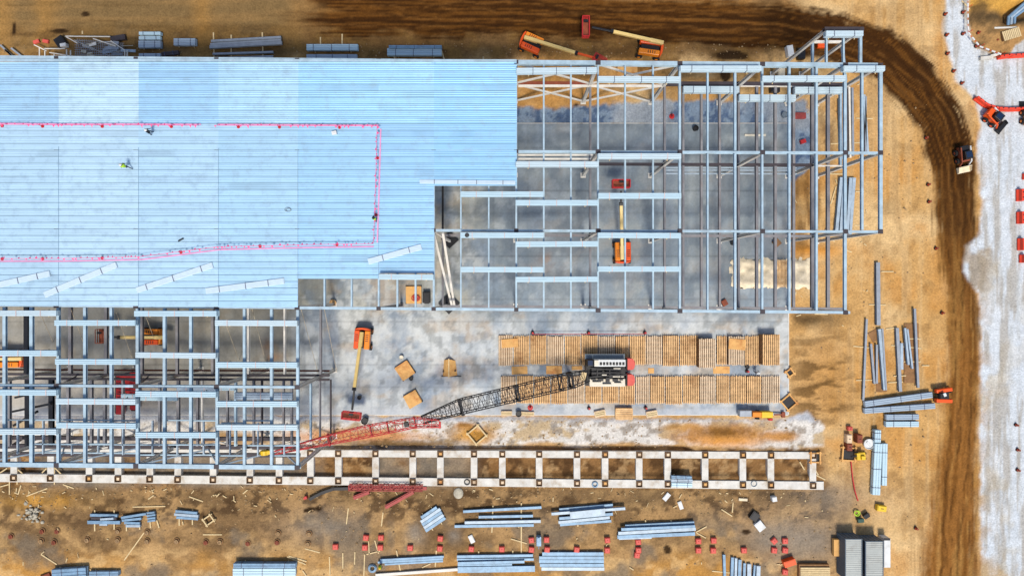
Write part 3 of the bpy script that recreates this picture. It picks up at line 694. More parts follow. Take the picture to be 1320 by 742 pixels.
for q, d, lowl in GR:
    bundle(*q, 6.8 if not lowl else 8.2, (ZR + .08) if not lowl else ZM + .05, .85, 'bundle_lilac' if q[1] < 230 else 'bundle', f"pale decking bundle {d}", GF, strap='strap_dark' if q[1] < 130 else 'strap')
for q, d, wv in (((228, 500.5, 278, 500.5), 'hidden behind the middle row beam', 7), ((302, 510, 376, 510.3), 'long, between the beams left of the guy cables', 9), ((281, 500.5, 303, 500.5), 'shortest, left of the guy cables', 5), ((176, 513.5, 228, 514), 'under the third row bundle', 5), ((156, 510, 175, 510.3), 'small, above the red lift', 5)):
    bundle(*q, wv, ZM + 2.2, .5, 'bundle_dull' if wv > 5 else 'bundle', f"low stack of blue decking {d}", GF)
# loose bundles lying askew on the roof
for q, d in (((-20, 371, 64, 352.5), 'at the left edge of the photo'), ((57, 380, 150, 341), 'steepest of those on the roof'), ((176, 374, 274, 341.5), 'under the pink line'), ((265, 375, 366, 362), 'nearest the open left frame'), ((475, 337, 543, 318), 'right of the pink corner'), ((541, 234, 664, 235.3), 'along the stepped edge of the roof')):
    bundle(*q, 7.6 if 'stepped' not in d else 5, ZR + .06, .10 if 'stepped' not in d else .08, 'loose_deck', f"loose decking bundle lying askew on the roof, {d}" if 'stepped' not in d else 'flat blue decking sheets left along the stepped edge of the roof', 'loose decking bundles on the roof', strap='strap_dark')

# ------------------------------------------------------------ pink warning lines on the roof
def warn(pts, label):
    z = ZR + .9
    P = [W(x, y, z) for x, y in pts]
    c = P[0]
    t = thing('warning_line', label, 'warning line', (c.x, c.y, ZR + .06), 'pink warning lines on the roof')
    rope = MB(); reflection_strip = MB(); flags = MB()
    tot = 0
    for a, b in zip(P[:-1], P[1:]):
        rope.tube(a, b, .03, n=5); L = (b - a).length; d = (b - a).normalized(); s = Vector((-d.y, d.x, 0))
        reflection_strip.bar(a + s * .30 - Vector((0, 0, .8)), b + s * .30 - Vector((0, 0, .8)), .16, .03)  # pale strip low over the deck, imitates the rope's pink reflection by colour
        k = 0.0
        while k < L:
            p = a + d * k
            w_ = random.uniform(.10, .2); sg = random.choice((-1, 1))
            flags = MB(); flags.add([p - d * w_, p + d * w_, p + s * sg * random.uniform(.15, .34) - Vector((0, 0, random.uniform(.05, .25))), p + Vector((0, 0, .03))], [(0, 1, 2), (0, 2, 3), (1, 3, 2)]); flags.build('pennant', M['pink'], t)
            k += random.uniform(.35, 1.1)
    rope.build('rope', M['pink'], t); reflection_strip.build('reflection_strip', M['pinkpale'], t)
    for a, b in zip(P[:-1], P[1:]):
        L = (b - a).length; n = max(1, int(L / 5))
        for i in range(n):
            p = a.lerp(b, (i + .5) / n); m = MB(); m.tube((p.x, p.y, ZR + .06), p, .03, n=6); m.tube((p.x, p.y, ZR + .055), (p.x, p.y, ZR + .11), .2, n=10)
            m.build('stanchion', M['red'], t)
warn([(-30, 160), (75, 161), (178, 161), (255, 161.5)], 'pink flagged warning rope along the upper left of the roof')
warn([(277, 161.5), (384, 162), (487, 162.5)], 'pink flagged warning rope at the top, ending at the pink corner')
warn([(486, 164), (484, 240), (481.5, 312)], 'short upright pink flagged warning rope on the roof')
warn([(480, 314), (384, 315.5), (280, 318), (178, 331), (75, 333), (-30, 333)], 'long bent pink flagged warning rope on the lower roof')

# ------------------------------------------------------------ people
def person(px, py, z, ang, label, vest='green', hat='white', step=.12, reach=.3):
    c = W(px, py, z)
    t = thing('person', label, 'person', c, 'workers on the site')
    ca, sa = math.cos(ang), math.sin(ang)
    def L(x, y, zz): return (x * ca - y * sa, x * sa + y * ca, zz)
    J = [(0, 0, .96, .15), (0, 0, 1.2, .17), (0, 0, 1.42, .15), (0, 0, 1.54, .06), (.03, 0, 1.66, .10), (.03, 0, 1.76, .08),
         (0, .1, .9, .1), (step, .11, .5, .07), (step * .6, .11, .08, .055), (step * .6 + .16, .12, .04, .045),
         (0, -.1, .9, .1), (-step, -.11, .5, .07), (-step * 2.2, -.11, .08, .055), (-step * 2.2 + .16, -.12, .04, .045),
         (0, .22, 1.42, .07), (.06, .3, 1.15, .05), (reach, .24, 1.0, .042), (reach + .09, .23, .97, .04),
         (0, -.22, 1.42, .07), (.0, -.3, 1.13, .05), (reach * .7, -.24, .95, .042), (reach * .7 + .09, -.23, .92, .04)]
    E = [(0, 1), (1, 2), (2, 3), (3, 4), (4, 5), (0, 6), (6, 7), (7, 8), (8, 9), (0, 10), (10, 11), (11, 12), (12, 13), (2, 14), (14, 15), (15, 16), (16, 17), (2, 18), (18, 19), (19, 20), (20, 21)]
    me = bpy.data.meshes.new('body'); me.from_pydata([L(*j[:3]) for j in J], E, [])
    o = bpy.data.objects.new('body', me); col.objects.link(o); o.parent = t
    sk = o.modifiers.new('skin', 'SKIN')
    for i, j in enumerate(J): me.skin_vertices[0].data[i].radius = (j[3], j[3]); me.skin_vertices[0].data[i].use_root = (i == 0)
    me.materials.append(M['denim'])
    sb = o.modifiers.new('sub', 'SUBSURF'); sb.levels = 1; sb.render_levels = 1
    v = MB(); pts = []
    n = 12
    for (zz, rx, ry) in ((.92, .18, .21), (1.2, .19, .23), (1.45, .16, .27), (1.52, .09, .14)):
        for i in range(n):
            a = 2 * math.pi * i / n; x, y, q = L(rx * math.cos(a), ry * math.sin(a), zz); pts.append(Vector((x, y, q)) + c)
    fs = [(k * n + i, k * n + (i + 1) % n, (k + 1) * n + (i + 1) % n, (k + 1) * n + i) for k in range(3) for i in range(n)]
    v.add(pts, fs); v.build('vest', M[vest], t, smooth=True)
    h = MB(); q = L(.03, 0, 1.76); h.ball(Vector(q) + c, .15, .14, .11); h.tube(Vector(L(.05, 0, 1.74)) + c, Vector(L(.05, 0, 1.755)) + c, .19, n=12)
    h.build('hard_hat', M[hat], t, smooth=True)
    f = MB(); q = L(.10, 0, 1.66); f.ball(Vector(q) + c, .05, .07, .09); f.build('face', M['skin'], t, smooth=True)
ZD = ZR + .07
person(197, 172, ZD, .4, 'person in dark clothes just below the upper pink rope', 'black', 'white')
person(166, 216, ZD, 2.6, 'person in a green vest striding on the middle of the roof', 'green', 'white', .25, .45)
person(485, 283, ZD, 1.2, 'person in a green vest beside the upright pink rope', 'green', 'black')
person(492, 726, 0, .8, 'person in a green vest at the end of the blue beams', 'green', 'yellow')
person(973, 479, .05, 2.0, 'person in white between the two rows of timber mats', 'white', 'white')
# small things left on the roof
m = MB(); m.box(W(431, 171.5, ZD + .2), (.6, .45, .4), .2); m.box(W(431, 171.5, ZD + .43), (.3, .05, .06), .2); m.single('tool_box', M['white'], 'small white tool box on the roof below the upper pink rope', 'tool box', bevel=.03)
m = MB(); m.torus(W(371, 270, ZD + .04), .38, .03, squash=.7); m.torus(W(372, 270.5, ZD + .08), .3, .03, squash=.7); m.single('coiled_hose', M['grey'], 'thin coiled hose lying on the middle of the roof', 'hose')
m = MB(); m.box(W(233, 309, ZD + .06), (.7, .16, .12), .5); m.box(W(235, 308, ZD + .15), (.2, .14, .12), .5); m.single('power_tool', M['black'], 'small dark power tool lying above the lower pink rope', 'tool')
m = MB(); m.tube(W(602, 303, ZR + .6), W(602, 303, ZR + 1.0), .25, n=12); m.torus(W(602, 303, ZR + 1.0), .25, .03); m.single('bucket', M['black'], 'dark bucket standing on a decking bundle right of the white braces', 'bucket')

# ------------------------------------------------------------ grade beams
gbt = thing('grade_beam', 'pale concrete ladder of grade beams with square column pockets', 'grade beam', W(530, 600, 0))
def yU(x): return 584.0 + (x - 400) * 0.004
def yL(x): return 615.5 + x * 0.0095
def gb(a, b, wpx, zt=.22, zb=-.75, name='beam'):
    A, B = W(a[0], a[1], zt), W(b[0], b[1], zt); w = wpx * (H - zt) / F
    m = MB(); dz = Vector((0, 0, (zt - zb) / 2)); m.bar(A - dz, B - dz, w, zt - zb); m.build(name, M['conc'], gbt, bevel=.03)
gb((-60, yU(-60)), (1052, yU(1052)), 9); gb((-60, yL(-60)), (1062, yL(1062)), 10.5)
CB = [17.5, 65, 114.7, 152, 193, 229, 274.5, 322, 359.6, 400, 436, 484, 532, 567.6, 611, 647.5, 695, 743.8, 780, 824, 860.8, 909, 957.7, 993.8, 1048]
for x in CB:
    gb((x, yU(x) + 4.6), (x, yL(x) - 5.4), 8.5, .20, -.75, 'cross_beam')
    for yy in (yU(x), yL(x)):
        if yy < 600 and x < 380: continue
        c = W(x, yy, .3); m = MB()
        for sx in (-1, 1):
            m.box((c.x + sx * .42, c.y, .32), (.08, .92, .28)); m.box((c.x, c.y + sx * .42, .32), (.76, .08, .28))
        m.box((c.x, c.y, .23), (.76, .76, .03))
        pk = m.build('column_pocket', M['pocket'], gbt)
        k = MB(); k.box((c.x + .03, c.y + .03, .3), (.4, .4, .14)); k.build('anchor_block', M['wood_g' if int(x) % 3 else 'ply'], pk)
LM += [(1040, 600, 'the right end of the grade beam')]

# ------------------------------------------------------------ timber mats under the crane
def mat_(x0, x1, y0, y1, zt, mt, label, h=.4, cat='timber mat'):
    a = W(x0, y0, zt); b = W(x1, y1, zt)
    xw0, xw1, yw0, yw1 = a.x, b.x, b.y, a.y
    t = thing('timber_mat', label, cat, ((xw0 + xw1) / 2, (yw0 + yw1) / 2, .05), 'timber mats laid out for the crane')
    n = max(4, int(round((xw1 - xw0) / .275))); p = (xw1 - xw0) / n
    m = MB()
    for i in range(n):
        j = random.uniform(-.08, .08)
        m.box((xw0 + (i + .5) * p, (yw0 + yw1) / 2 + j, zt - .06), (p * random.uniform(.5, .6), yw1 - yw0, .12))
    m.build('deck_boards', M[mt], t)
    m = MB()
    k = 7
    for i in range(k):
        m.box(((xw0 + xw1) / 2, yw0 + (i + .5) * (yw1 - yw0) / k, zt - .2), (xw1 - xw0 - .03, .2, .1))
    zz = zt - .42
    while zz > .1:
        m.box(((xw0 + xw1) / 2, (yw0 + yw1) / 2, zz), (xw1 - xw0 - .06, yw1 - yw0 - .1, .22)); zz -= .3
    m.box(((xw0 + xw1) / 2, (yw0 + yw1) / 2, .1), (xw1 - xw0 - .2, yw1 - yw0 - .2, .08))
    m.build('cross_bearers', M['plyb'], t)
NUM = ['first', 'second', 'third', 'fourth', 'fifth', 'sixth', 'seventh', 'eighth', 'ninth', 'tenth', 'eleventh', 'twelfth', 'thirteenth', 'fourteenth', 'fifteenth', 'sixteenth', 'seventeenth']
xsU = [642, 661.5, 683, 705, 727.5, 749, 771, 793, 811, 833, 854, 876, 900.5]
for i in range(len(xsU) - 1):
    mat_(xsU[i] + .4, xsU[i + 1] - .3, 432.5 + random.uniform(-.8, .8), 470.5 + random.uniform(-1, 1), .5 + random.uniform(-.05, .12), 'wood' if i % 3 else 'wood_g', f"slatted timber mat, {NUM[i]} from the left in the upper row" + (' beneath the crane' if i in (5, 6, 7) else ''))
mat_(901, 923, 436.5, 474, 1.7, 'wood_g', 'tall pale stack of timber mats, fourth stack from the right end of upper row')
mat_(924, 937, 433, 470, .5, 'wood', 'narrow timber mat beside the tall pale stack in the upper row')
mat_(939, 960, 433.5, 470.5, .9, 'wood_g', 'timber mat with a tilted plywood sheet on it, upper row')
mat_(960.5, 980.5, 433, 470.5, .5, 'wood', 'timber mat between the tilted plywood and the last stack, upper row')
mat_(983, 1005.5, 431, 470.5, 2.0, 'wood', 'tall timber mat stack at the right end of the upper row')
xsL = [645, 666, 688, 710, 732, 754, 776, 798, 819, 838, 857.5, 880, 902, 923, 941, 962, 982, 1006]
for i in range(len(xsL) - 1):
    mat_(xsL[i] + .4, xsL[i + 1] - .3, 484.5 + random.uniform(-.6, .6), 520.5 + random.uniform(-1, .6), .5 + random.uniform(-.05, .1), 'wood' if i % 4 else 'wood_g', f"slatted timber mat, {NUM[i]} from the left in the lower row")
def sheet(px, py, w, d, ang, z, label, mat='ply', name='plywood_sheet', cat='plywood', n=1):
    c = W(px, py, z); m = MB()
    for i in range(n): m.box((c.x + random.uniform(-.03, .03), c.y, z + .02 + i * .05), (w, d, .03 if n == 1 else .045), R(ang) + random.uniform(-.02, .02) * (n > 1))
    return m.single(name, M[mat], label, cat, 'plywood sheets about the site')
sheet(657.5, 442, 2.5, 1.3, 4, .64, 'plywood sheet lying on the leftmost upper timber mat')
sheet(670, 477, 2.4, 1.2, 2, .07, 'left plywood sheet on concrete between the rows of timber mats')
sheet(714.5, 476.5, 2.4, 1.25, 0, .07, 'plywood sheet between the mats just above the black boom')
sheet(930, 476.5, 2.5, 1.1, 0, .07, 'plywood sheet on concrete below the tall pale mat stack')
sheet(839.5, 477.5, .9, .8, 0, .07, 'small square of plywood right of the crane counterweights')
sheet(950, 443.5, 2.5, 1.6, -5, .94, 'tilted plywood sheet lying on an upper timber mat')
sheet(744, 474, 1.6, .6, 2, .07, 'plywood strip beside the crane cab')
# objects on the slab
def palette(px, py, w, d, ang, label, n=6, mat='ply'):
    c = W(px, py, .05)
    t = thing('plywood_pallet', label, 'pallet', c, 'plywood stacks on the slab')
    m = MB()
    for k in (-1, 0, 1):
        m.box((c.x - math.sin(R(ang)) * k * d * .4, c.y + math.cos(R(ang)) * k * d * .4, .12), (w, .12, .13), R(ang))
    m.build('runners', M['plyb'], t)
    m = MB()
    for i in range(n): m.box((c.x + random.uniform(-.04, .04), c.y + random.uniform(-.04, .04), .22 + i * .06), (w, d, .05), R(ang) + random.uniform(-.03, .03))
    m.build('sheets', M[mat], t)
    m = MB(); k = R(ang)
    for sx in (-1, 1):
        for sy in (-1, 1):
            m.box((c.x + math.cos(k) * sx * w / 2 - math.sin(k) * sy * d / 2, c.y + math.sin(k) * sx * w / 2 + math.cos(k) * sy * d / 2, .3), (.1, .1, .5), k)
    m.build('corner_posts', M['black'], t)
palette(522.5, 477, 2.2, 2.3, 34, 'square plywood stack turned askew, upper one, on the slab')
palette(532.5, 513.5, 2.1, 2.1, 30, 'square plywood stack with a dark stain, nearest the black boom')
palette(533.5, 380, 2.3, 2.6, 0, 'plywood pallet with red gear under the frame edge', 4)
# tent-like plywood trestle
t = thing('plywood_trestle', 'small plywood trestle with a ridge standing alone on the slab', 'trestle', W(579, 474, .05), None)
c = W(579, 473.5, .5); m = MB()
m.add([c + Vector(v) for v in ((-1.0, -1.3, -.4), (0, -1.3, .5), (0, 1.3, .5), (-.8, 1.1, -.4), (1.2, -1.2, -.4), (.9, 1.0, -.4))], [(0, 1, 2, 3), (1, 4, 5, 2), (0, 4, 1), (3, 2, 5)])
m.build('panels', M['ply'], t); m = MB(); m.bar(c + Vector((0, -1.5, .55)), c + Vector((0, 1.4, .55)), .14); m.build('ridge', M['plank'], t)
m = MB(); m.bar(c + Vector((-1.2, -1.35, -.3)), c + Vector((1.8, -1.35, -.3)), .12); m.box(c + Vector((-.9, -.6, -.2)), (.2, .2, .4)); m.box(c + Vector((.9, -.5, -.2)), (.2, .2, .4)); m.build('feet', M['black'], t)
def bucket(px, py, z, mat, label, r=.3, h=.45, cat='bucket'):
    c = W(px, py, z); m = MB(); m.tube(c, c + Vector((0, 0, h)), r * .85, r, n=14, cap=False); m.tube(c + Vector((0, 0, .01)), c + Vector((0, 0, h * .8)), r * .8, r * .9, n=14); m.torus(c + Vector((0, 0, h)), r, .03, n=14)
    return m.single('bucket', M[mat], label, cat, 'buckets and drums on the slab')
bucket(530.5, 487, .05, 'black', 'black bucket at the corner of the upper askew plywood')
bucket(464, 511.5, .05, 'black', 'black bucket right of the black lift jib')
bucket(471.5, 541, .0, 'black', 'large black drum beside the red lift basket', .5, .9, 'drum')
bucket(668.5, 532, .05, 'black', 'black drum below the left end of the lower timber mats', .42, .8, 'drum')
bucket(518, 460, .05, 'offwhite', 'pale bucket above the upper askew plywood', .3, .5)
bucket(962, 472, .05, 'black', 'dark bucket left of the person among the mats', .3, .5)
bucket(895.5, 166.5, .05, 'black', 'black drum at the slab edge under the frame', .4, .7, 'drum')
bucket(944, 313, .05, 'black', 'black bucket on the slab beneath the east joists', .42, .7)
bucket(1010, 149, 0, 'grey', 'grey drum at the blue gravel corner', .45, .6, 'drum')
bucket(430, 390, .05, 'wood', 'round cable drum behind the notch of the roof', .5, .5, 'cable drum')
m = MB(); c = W(536, 383, .5); 
for k in range(4): m.torus(c + Vector((random.uniform(-.3, .3), random.uniform(-.2, .2), .05 + k * .06)), .4, .05)
m.single('red_hose', M['red'], 'coiled red hose on the plywood pallet under the frame', 'hose')
m = MB(); c = W(550.5, 383, .05); m.box(c + Vector((0, 0, .5)), (1.1, 1.7, .9)); m.box(c + Vector((0, 0, 1.0)), (.9, 1.5, .12)); m.box(c + Vector((0, -.9, .4)), (.7, .12, .5)); m.single('tool_chest', M['black'], 'black tool chest next to the plywood pallet under the frame', 'tool chest', bevel=.04)
for (x, y, b) in ((683.5, 525, 1), (759, 525.5, 0), (832, 525, 0), (686.5, 428.5, 0), (758.5, 428.5, 0), (831, 428.5, 0), (866, 150, 1), (962.5, 478, 0)):
    c = W(x, y, .05); t = thing('anchor_post', None, 'post', c, 'small red posts on the slab'); auto(t, 'small red post on concrete', x, y)
    m = MB(); m.tube(c, c + Vector((0, 0, .9)), .14, n=10); m.build('post', M['red'], t); m = MB(); m.tube(c, c + Vector((0, 0, .1)), .42 if b else .3, .3, n=12); m.build('foot', M['red' if b else 'black'], t)
LM += [(660, 450, 'the left end of the mats'), (790, 478, 'the crane'), (1000, 450, 'the right end of the mats'), (895, 166, 'the black drum under the frame')]
m = MB()
m.tube(W(686, 430.5, .8), W(758, 430.2, .8), .04, n=5); m.tube(W(758, 430.2, .8), W(831, 430, .8), .04, n=5)
m.single('safety_line', M['red'], 'thin red safety rope along the top of the upper mats', 'rope')
def crate(px, py, w, d, h, ang, label, mat='wood_g'):
    c = W(px, py, .05); t = thing('timber_crate', label, 'crate', c, 'timber crates along the slab edge')
    m = MB(); k = R(ang); a = Vector((math.cos(k), math.sin(k), 0)); b = Vector((-math.sin(k), math.cos(k), 0))
    for s_ in (-1, 1):
        m.frame(c + b * (s_ * d / 2) + Vector((0, 0, h / 2)), a, b, Vector((0, 0, 1)), w / 2, .05, h / 2); m.frame(c + a * (s_ * w / 2) + Vector((0, 0, h / 2)), a, b, Vector((0, 0, 1)), .05, d / 2 - .05, h / 2)
    m.build('sides', M[mat], t); m = MB()
    n = max(2, int(d / .25))
    for i in range(n): m.frame(c + b * (-d / 2 + (i + .5) * d / n) + Vector((0, 0, h - .02)), a, b, Vector((0, 0, 1)), w / 2 - .06, d / n * .4, .02)
    m.build('top_boards', M['plank' if mat == 'wood_g' else mat], t)
crate(803.5, 532, 2.5, 1.6, .8, 0, 'brown timber bench crate below the crane', 'wood')
crate(773, 532, 1.6, .8, .5, 12, 'small pale crate left of the brown bench crate')
crate(839.5, 532.5, 1.6, .8, .5, 10, 'small pale crate right of the brown bench crate')
crate(653, 532, 1.6, .6, .4, 0, 'pale crate left of the black drum under the mats')
crate(680, 532.5, 1.9, .5, .4, -2, 'pale crate right of the black drum under the mats')
def hatch(px, py, w, ang, label, d=None, fill='black'):
    c = W(px, py, .1); t = thing('timber_frame_box', label, 'timber frame', c, 'square timber frames round pits')
    k = R(ang); a = Vector((math.cos(k), math.sin(k), 0)); b = Vector((-math.sin(k), math.cos(k), 0)); d = d or w; u = Vector((0, 0, 1))
    m = MB()
    for s_ in (-1, 1):
        m.frame(c + b * (s_ * d / 2) + u * .15, a, b, u, w / 2 + .25, .1, .14); m.frame(c + a * (s_ * w / 2) + u * .3, a, b, u, .1, d / 2 + .25, .1)
    m.build('timbers', M['ply' if fill != 'none' else 'plank'], t)
    if fill != 'none':
        m = MB(); m.frame(c + u * .02, a, b, u, w / 2 - .11, d / 2 - .11, .05); m.build('cover', M[fill], t)
hatch(1016, 518, 1.7, 40, 'large askew timber frame with a dark pit at the slab corner')
hatch(1017.5, 480, .9, 35, 'small askew timber frame at the right slab edge')
hatch(615, 559.5, 2.0, 40, 'askew yellow timber frame on gravel above the grade beam', fill='none')
hatch(1050, 589, 1.4, 0, 'square timber frame at the right end of the grade beam')
hatch(1093, 584.5, 1.9, -4, 'wooden box frame with black inside beside the yellow machine')
LM += [(1016, 518, 'the askew timber frame')]

# ------------------------------------------------------------ crawler crane
cr = thing('crawler_crane', 'red and white crawler crane with black lattice boom laid low across site', 'crane', W(787, 478, .5))
def P(px, py, z): return W(px, py, z)
def pbox(mb, x0, x1, y0, y1, z0, z1):
    a = W(x0, y0, z1); b = W(x1, y1, z1)
    mb.box(((a.x + b.x) / 2, (a.y + b.y) / 2, (z0 + z1) / 2), (abs(b.x - a.x), abs(a.y - b.y), z1 - z0)); return mb
for (y0, y1) in ((460.5, 468), (487, 494.5)):
    m = MB(); a = W(754, y0, 1.3); b = W(806, y1, 1.3); yc = (a.y + b.y) / 2; w = abs(a.y - b.y)
    pts = []
    for i in range(10): t_ = math.pi / 2 + math.pi * i / 9; pts.append((a.x + .45 + .42 * math.cos(t_), .98 + .42 * math.sin(t_)))
    for i in range(10): t_ = -math.pi / 2 + math.pi * i / 9; pts.append((b.x - .45 + .42 * math.cos(t_), .98 + .42 * math.sin(t_)))
    n = len(pts); V = [Vector((p[0], yc - w / 2, p[1])) for p in pts] + [Vector((p[0], yc + w / 2, p[1])) for p in pts]
    m.add(V, [(i, (i + 1) % n, n + (i + 1) % n, n + i) for i in range(n)] + [tuple(range(n))[::-1], tuple(range(n, 2 * n))])
    for i in range(24): m.box((a.x + .3 + i * (b.x - a.x - .6) / 23, yc, 1.42), (.14, w + .05, .06))
    m.build('crawler_track', M['black'], cr)
m = MB(); pbox(m, 755, 809, 463, 497, 1.3, 2.05); m.build('turntable', M['black'], cr)
m = MB(); pbox(m, 754, 805.5, 456.5, 462.4, 2.0, 2.25); m.build('walkway', M['grey'], cr, bevel=.03)
m = MB()
for i in range(12): pbox(m, 754 + i * 4.6, 754.5 + i * 4.6, 456.3, 456.9, 2.25, 3.1)
pbox(m, 754, 805.5, 456.3, 456.8, 3.1, 3.18); m.build('handrail', M['grey'], cr)
m = MB(); pbox(m, 766, 806.5, 463.2, 472.2, 2.0, 3.7); ec = m.build('engine_cover', M['white'], cr, bevel=.08)
for i in range(8):
    m = MB(); pbox(m, 773.2 + i * 4.15, 776.1 + i * 4.15, 466.6, 470.4, 3.69, 3.76); m.build('vent', M['black'], ec)
m = MB(); pbox(m, 757, 765.5, 463.5, 472.5, 2.0, 3.9); cb = m.build('cab', M['black'], cr, bevel=.15)
m = MB(); pbox(m, 758, 764, 464.5, 470.5, 3.88, 3.94); m.build('cab_window', M['glass'], cb)
m = MB(); pbox(m, 766.2, 771.5, 464, 471.5, 3.72, 3.86); m.build('hatch_cover', M['offwhite'], ec, bevel=.04)
m = MB(); pbox(m, 760, 806, 488, 498, 2.0, 3.2); rc_ = m.build('machinery_cover', M['offwhite'], cr, bevel=.06)
m = MB()
for (x0, x1, y0, y1) in ((762, 768, 487.6, 489.5), (771, 778, 487.4, 491), (781, 786, 486.5, 492), (790, 797, 488, 491.5), (799, 803, 487.5, 490), (764, 775, 491, 492.2), (777, 788, 494, 494.8), (792, 801, 492.5, 493.3)): pbox(m, x0, x1, y0, y1, 3.2, 3.55)
m.build('machinery', M['black'], rc_)
m = MB()
for (yy, r_) in ((475.5, .55), (480, .62), (484.5, .5)):
    for (x0, x1) in ((762, 776), (780, 798)):
        m.tube(P(x0, yy, 2.7), P(x1, yy, 2.7), r_, n=14)
m.build('winch_drum', M['black'], cr, smooth=False)
m = MB(); 
for (x0, y0, x1, y1) in ((760, 474, 808, 477.5), (760, 486, 808, 482.5), (766, 480, 806, 480)): m.bar(P(x0, y0, 3.5), P(x1, y1, 3.9), .14)
for x in (770, 786, 800): m.bar(P(x, 474.5, 3.6), P(x, 486, 3.6), .14)
m.build('gantry', M['black'], cr)
m = MB(); pbox(m, 791, 800, 474.2, 476.4, 3.6, 3.75); pbox(m, 776, 782, 482.4, 483.6, 3.6, 3.75); pbox(m, 790, 804, 484.6, 486, 3.5, 3.65); m.build('sheave_guard', M['offwhite'], cr)
for (y0, y1) in ((462, 476.5), (482.5, 497)):
    m = MB(); yc = (y0 + y1) / 2; pts = []
    a = W(809, y0, 3.4); b = W(818.5, y1, 3.4)
    q = (b.x - a.x); hh = (a.y - b.y) / 2; cy = (a.y + b.y) / 2
    pts = [(a.x, cy - hh), (a.x + q * .6, cy - hh)] + [(a.x + q * .6 + q * .4 * math.cos(t_), cy + hh * math.sin(t_)) for t_ in [(-math.pi / 2) + math.pi * i / 8 for i in range(1, 8)]] + [(a.x + q * .6, cy + hh), (a.x, cy + hh)]
    for zz in (1.7, 2.28, 2.86): m.prism(pts, zz, zz + .55)
    m.build('counterweight', M['salmon'], cr)
    m = MB(); pbox(m, 807.5, 810.5, y0 + 1, y1 - 1, 1.8, 3.2); m.build('counterweight_bracket', M['black'], cr)
# lattice boom
def lattice(mb, pts, wts, n, ch, lc, hf=.9, cross=True):
    """pts: centre line points; wts width at them; chord ch, lace lc"""
    tot = [0]
    for a, b in zip(pts[:-1], pts[1:]): tot.append(tot[-1] + (b - a).length)
    def at(s):
        for i in range(len(pts) - 1):
            if s <= tot[i + 1] + 1e-6:
                f = (s - tot[i]) / (tot[i + 1] - tot[i]); return pts[i].lerp(pts[i + 1], f), wts[i] + (wts[i + 1] - wts[i]) * f, (pts[i + 1] - pts[i]).normalized()
    st = []
    for k in range(n + 1):
        c, w, d = at(tot[-1] * k / n); s = d.cross(Vector((0, 0, 1))).normalized(); u = s.cross(d)
        st.append([c + s * w / 2 + u * w * hf / 2, c - s * w / 2 + u * w * hf / 2, c - s * w / 2 - u * w * hf / 2, c + s * w / 2 - u * w * hf / 2])
    for k in range(n):
        for j in range(4):
            mb.tube(st[k][j], st[k + 1][j], ch, n=6)
            a, b = (j, (j + 1) % 4)
            if k % 2: a, b = b, a
            mb.tube(st[k][a], st[k + 1][b], lc, n=5)
            if cross and (j in (0, 2)): mb.tube(st[k][j], st[k][(j + 1) % 4], lc, n=5)
    return st
bm = MB()
pts = [P(757, 484, 2.9), P(738, 489, 3.4), P(594, 523.5, 7.2), P(544, 541, 8.3)]
st = lattice(bm, pts, [1.5, 2.15, 1.95, 1.0], 36, .075, .034)
bo = bm.build('boom', M['black'], cr)
m = MB()
for (f0, f1) in ((738, 734), (723, 721.5), (668.5, 665), (596, 592.5)):
    def cl(x):
        t_ = (757 - x) / (757 - 594); return P(x, 484 + (523.5 - 484) * t_ + (1 if x < 740 else 0), 3.0 + 4.2 * t_)
    a, b = cl(f0), cl(f1); d = (b - a).normalized(); s = d.cross(Vector((0, 0, 1))).normalized(); u = s.cross(d); c = (a + b) / 2
    L = (b - a).length
    m = MB()
    for sg in (-1, 1): m.frame(c + s * sg * 1.02, d, s, u, L / 2, .09, .95); m.frame(c + u * sg * .92, d, s, u, L / 2 * .6, .95, .05)
    m.build('splice_plate', M['black'], bo)
m = MB(); c = P(752, 484.5, 3.6); m.box(c, (.75, 1.15, .25), -.23); m.build('boom_foot_plate', M['plank'], bo, bevel=.03)
jb = MB()
pts = [P(566, 545, 8.2), P(535, 544, 8.5), P(470, 556, 9.6), P(425, 566, 10.4), P(354, 583, 11.6)]
lattice(jb, pts, [.9, 1.3, 1.5, 1.2, .4], 22, .065, .032)
jib = jb.build('jib', M['red'], cr)
m = MB()
for (x, y) in ((535, 544), (500, 550.5), (478, 554.5), (424, 566)):
    c = P(x, y, 8.5 + (535 - x) * .017); m = MB(); m.box(c, (.14, 1.7, .6), .22); m.build('jib_frame', M['red'], jib)
m = MB(); m.bar(P(566, 547, 8.6), P(505, 545, 9.3), .1); m.bar(P(567, 550.5, 8.2), P(530, 551, 8.4), .12); m.bar(P(567, 543, 8.2), P(567, 551.5, 8.2), .3)
m.build('jib_strut', M['red'], jib)
m = MB(); m.box(P(524, 546.5, 9.4), (.6, .7, .4), .22); m.build('jib_winch', M['black'], jib, bevel=.04)
m = MB(); m.tube(P(752, 481, 4.4), P(545, 538, 9.5), .03, n=5); m.tube(P(752, 487, 4.4), P(545, 541, 9.5), .03, n=5); m.tube(P(545, 540, 9.5), P(356, 583, 12), .03, n=5); m.build('pendant_line', M['black'], cr)
hb = thing('hook_block', 'yellow crane hook block by the red jib tip', 'hook block', P(342, 583, 10))
m = MB(); c = P(341, 583, 11.2); m.tube(c + Vector((0, -.3, 0)), c + Vector((0, .3, 0)), .55, n=16); m.box(c + Vector((.55, .05, 0)), (.7, .5, .7), .2); m.box(c + Vector((-.5, -.1, -.1)), (.5, .4, .5), .2); m.build('sheave_housing', M['yellow'], hb, bevel=.04)
m = MB(); m.tube(c + Vector((0, 0, -.4)), c + Vector((0, 0, -.9)), .08); m.torus(c + Vector((0, 0, -1.05)), .22, .07); m.build('hook', M['black'], hb)
LM += [(343, 583, 'the yellow hook block')]

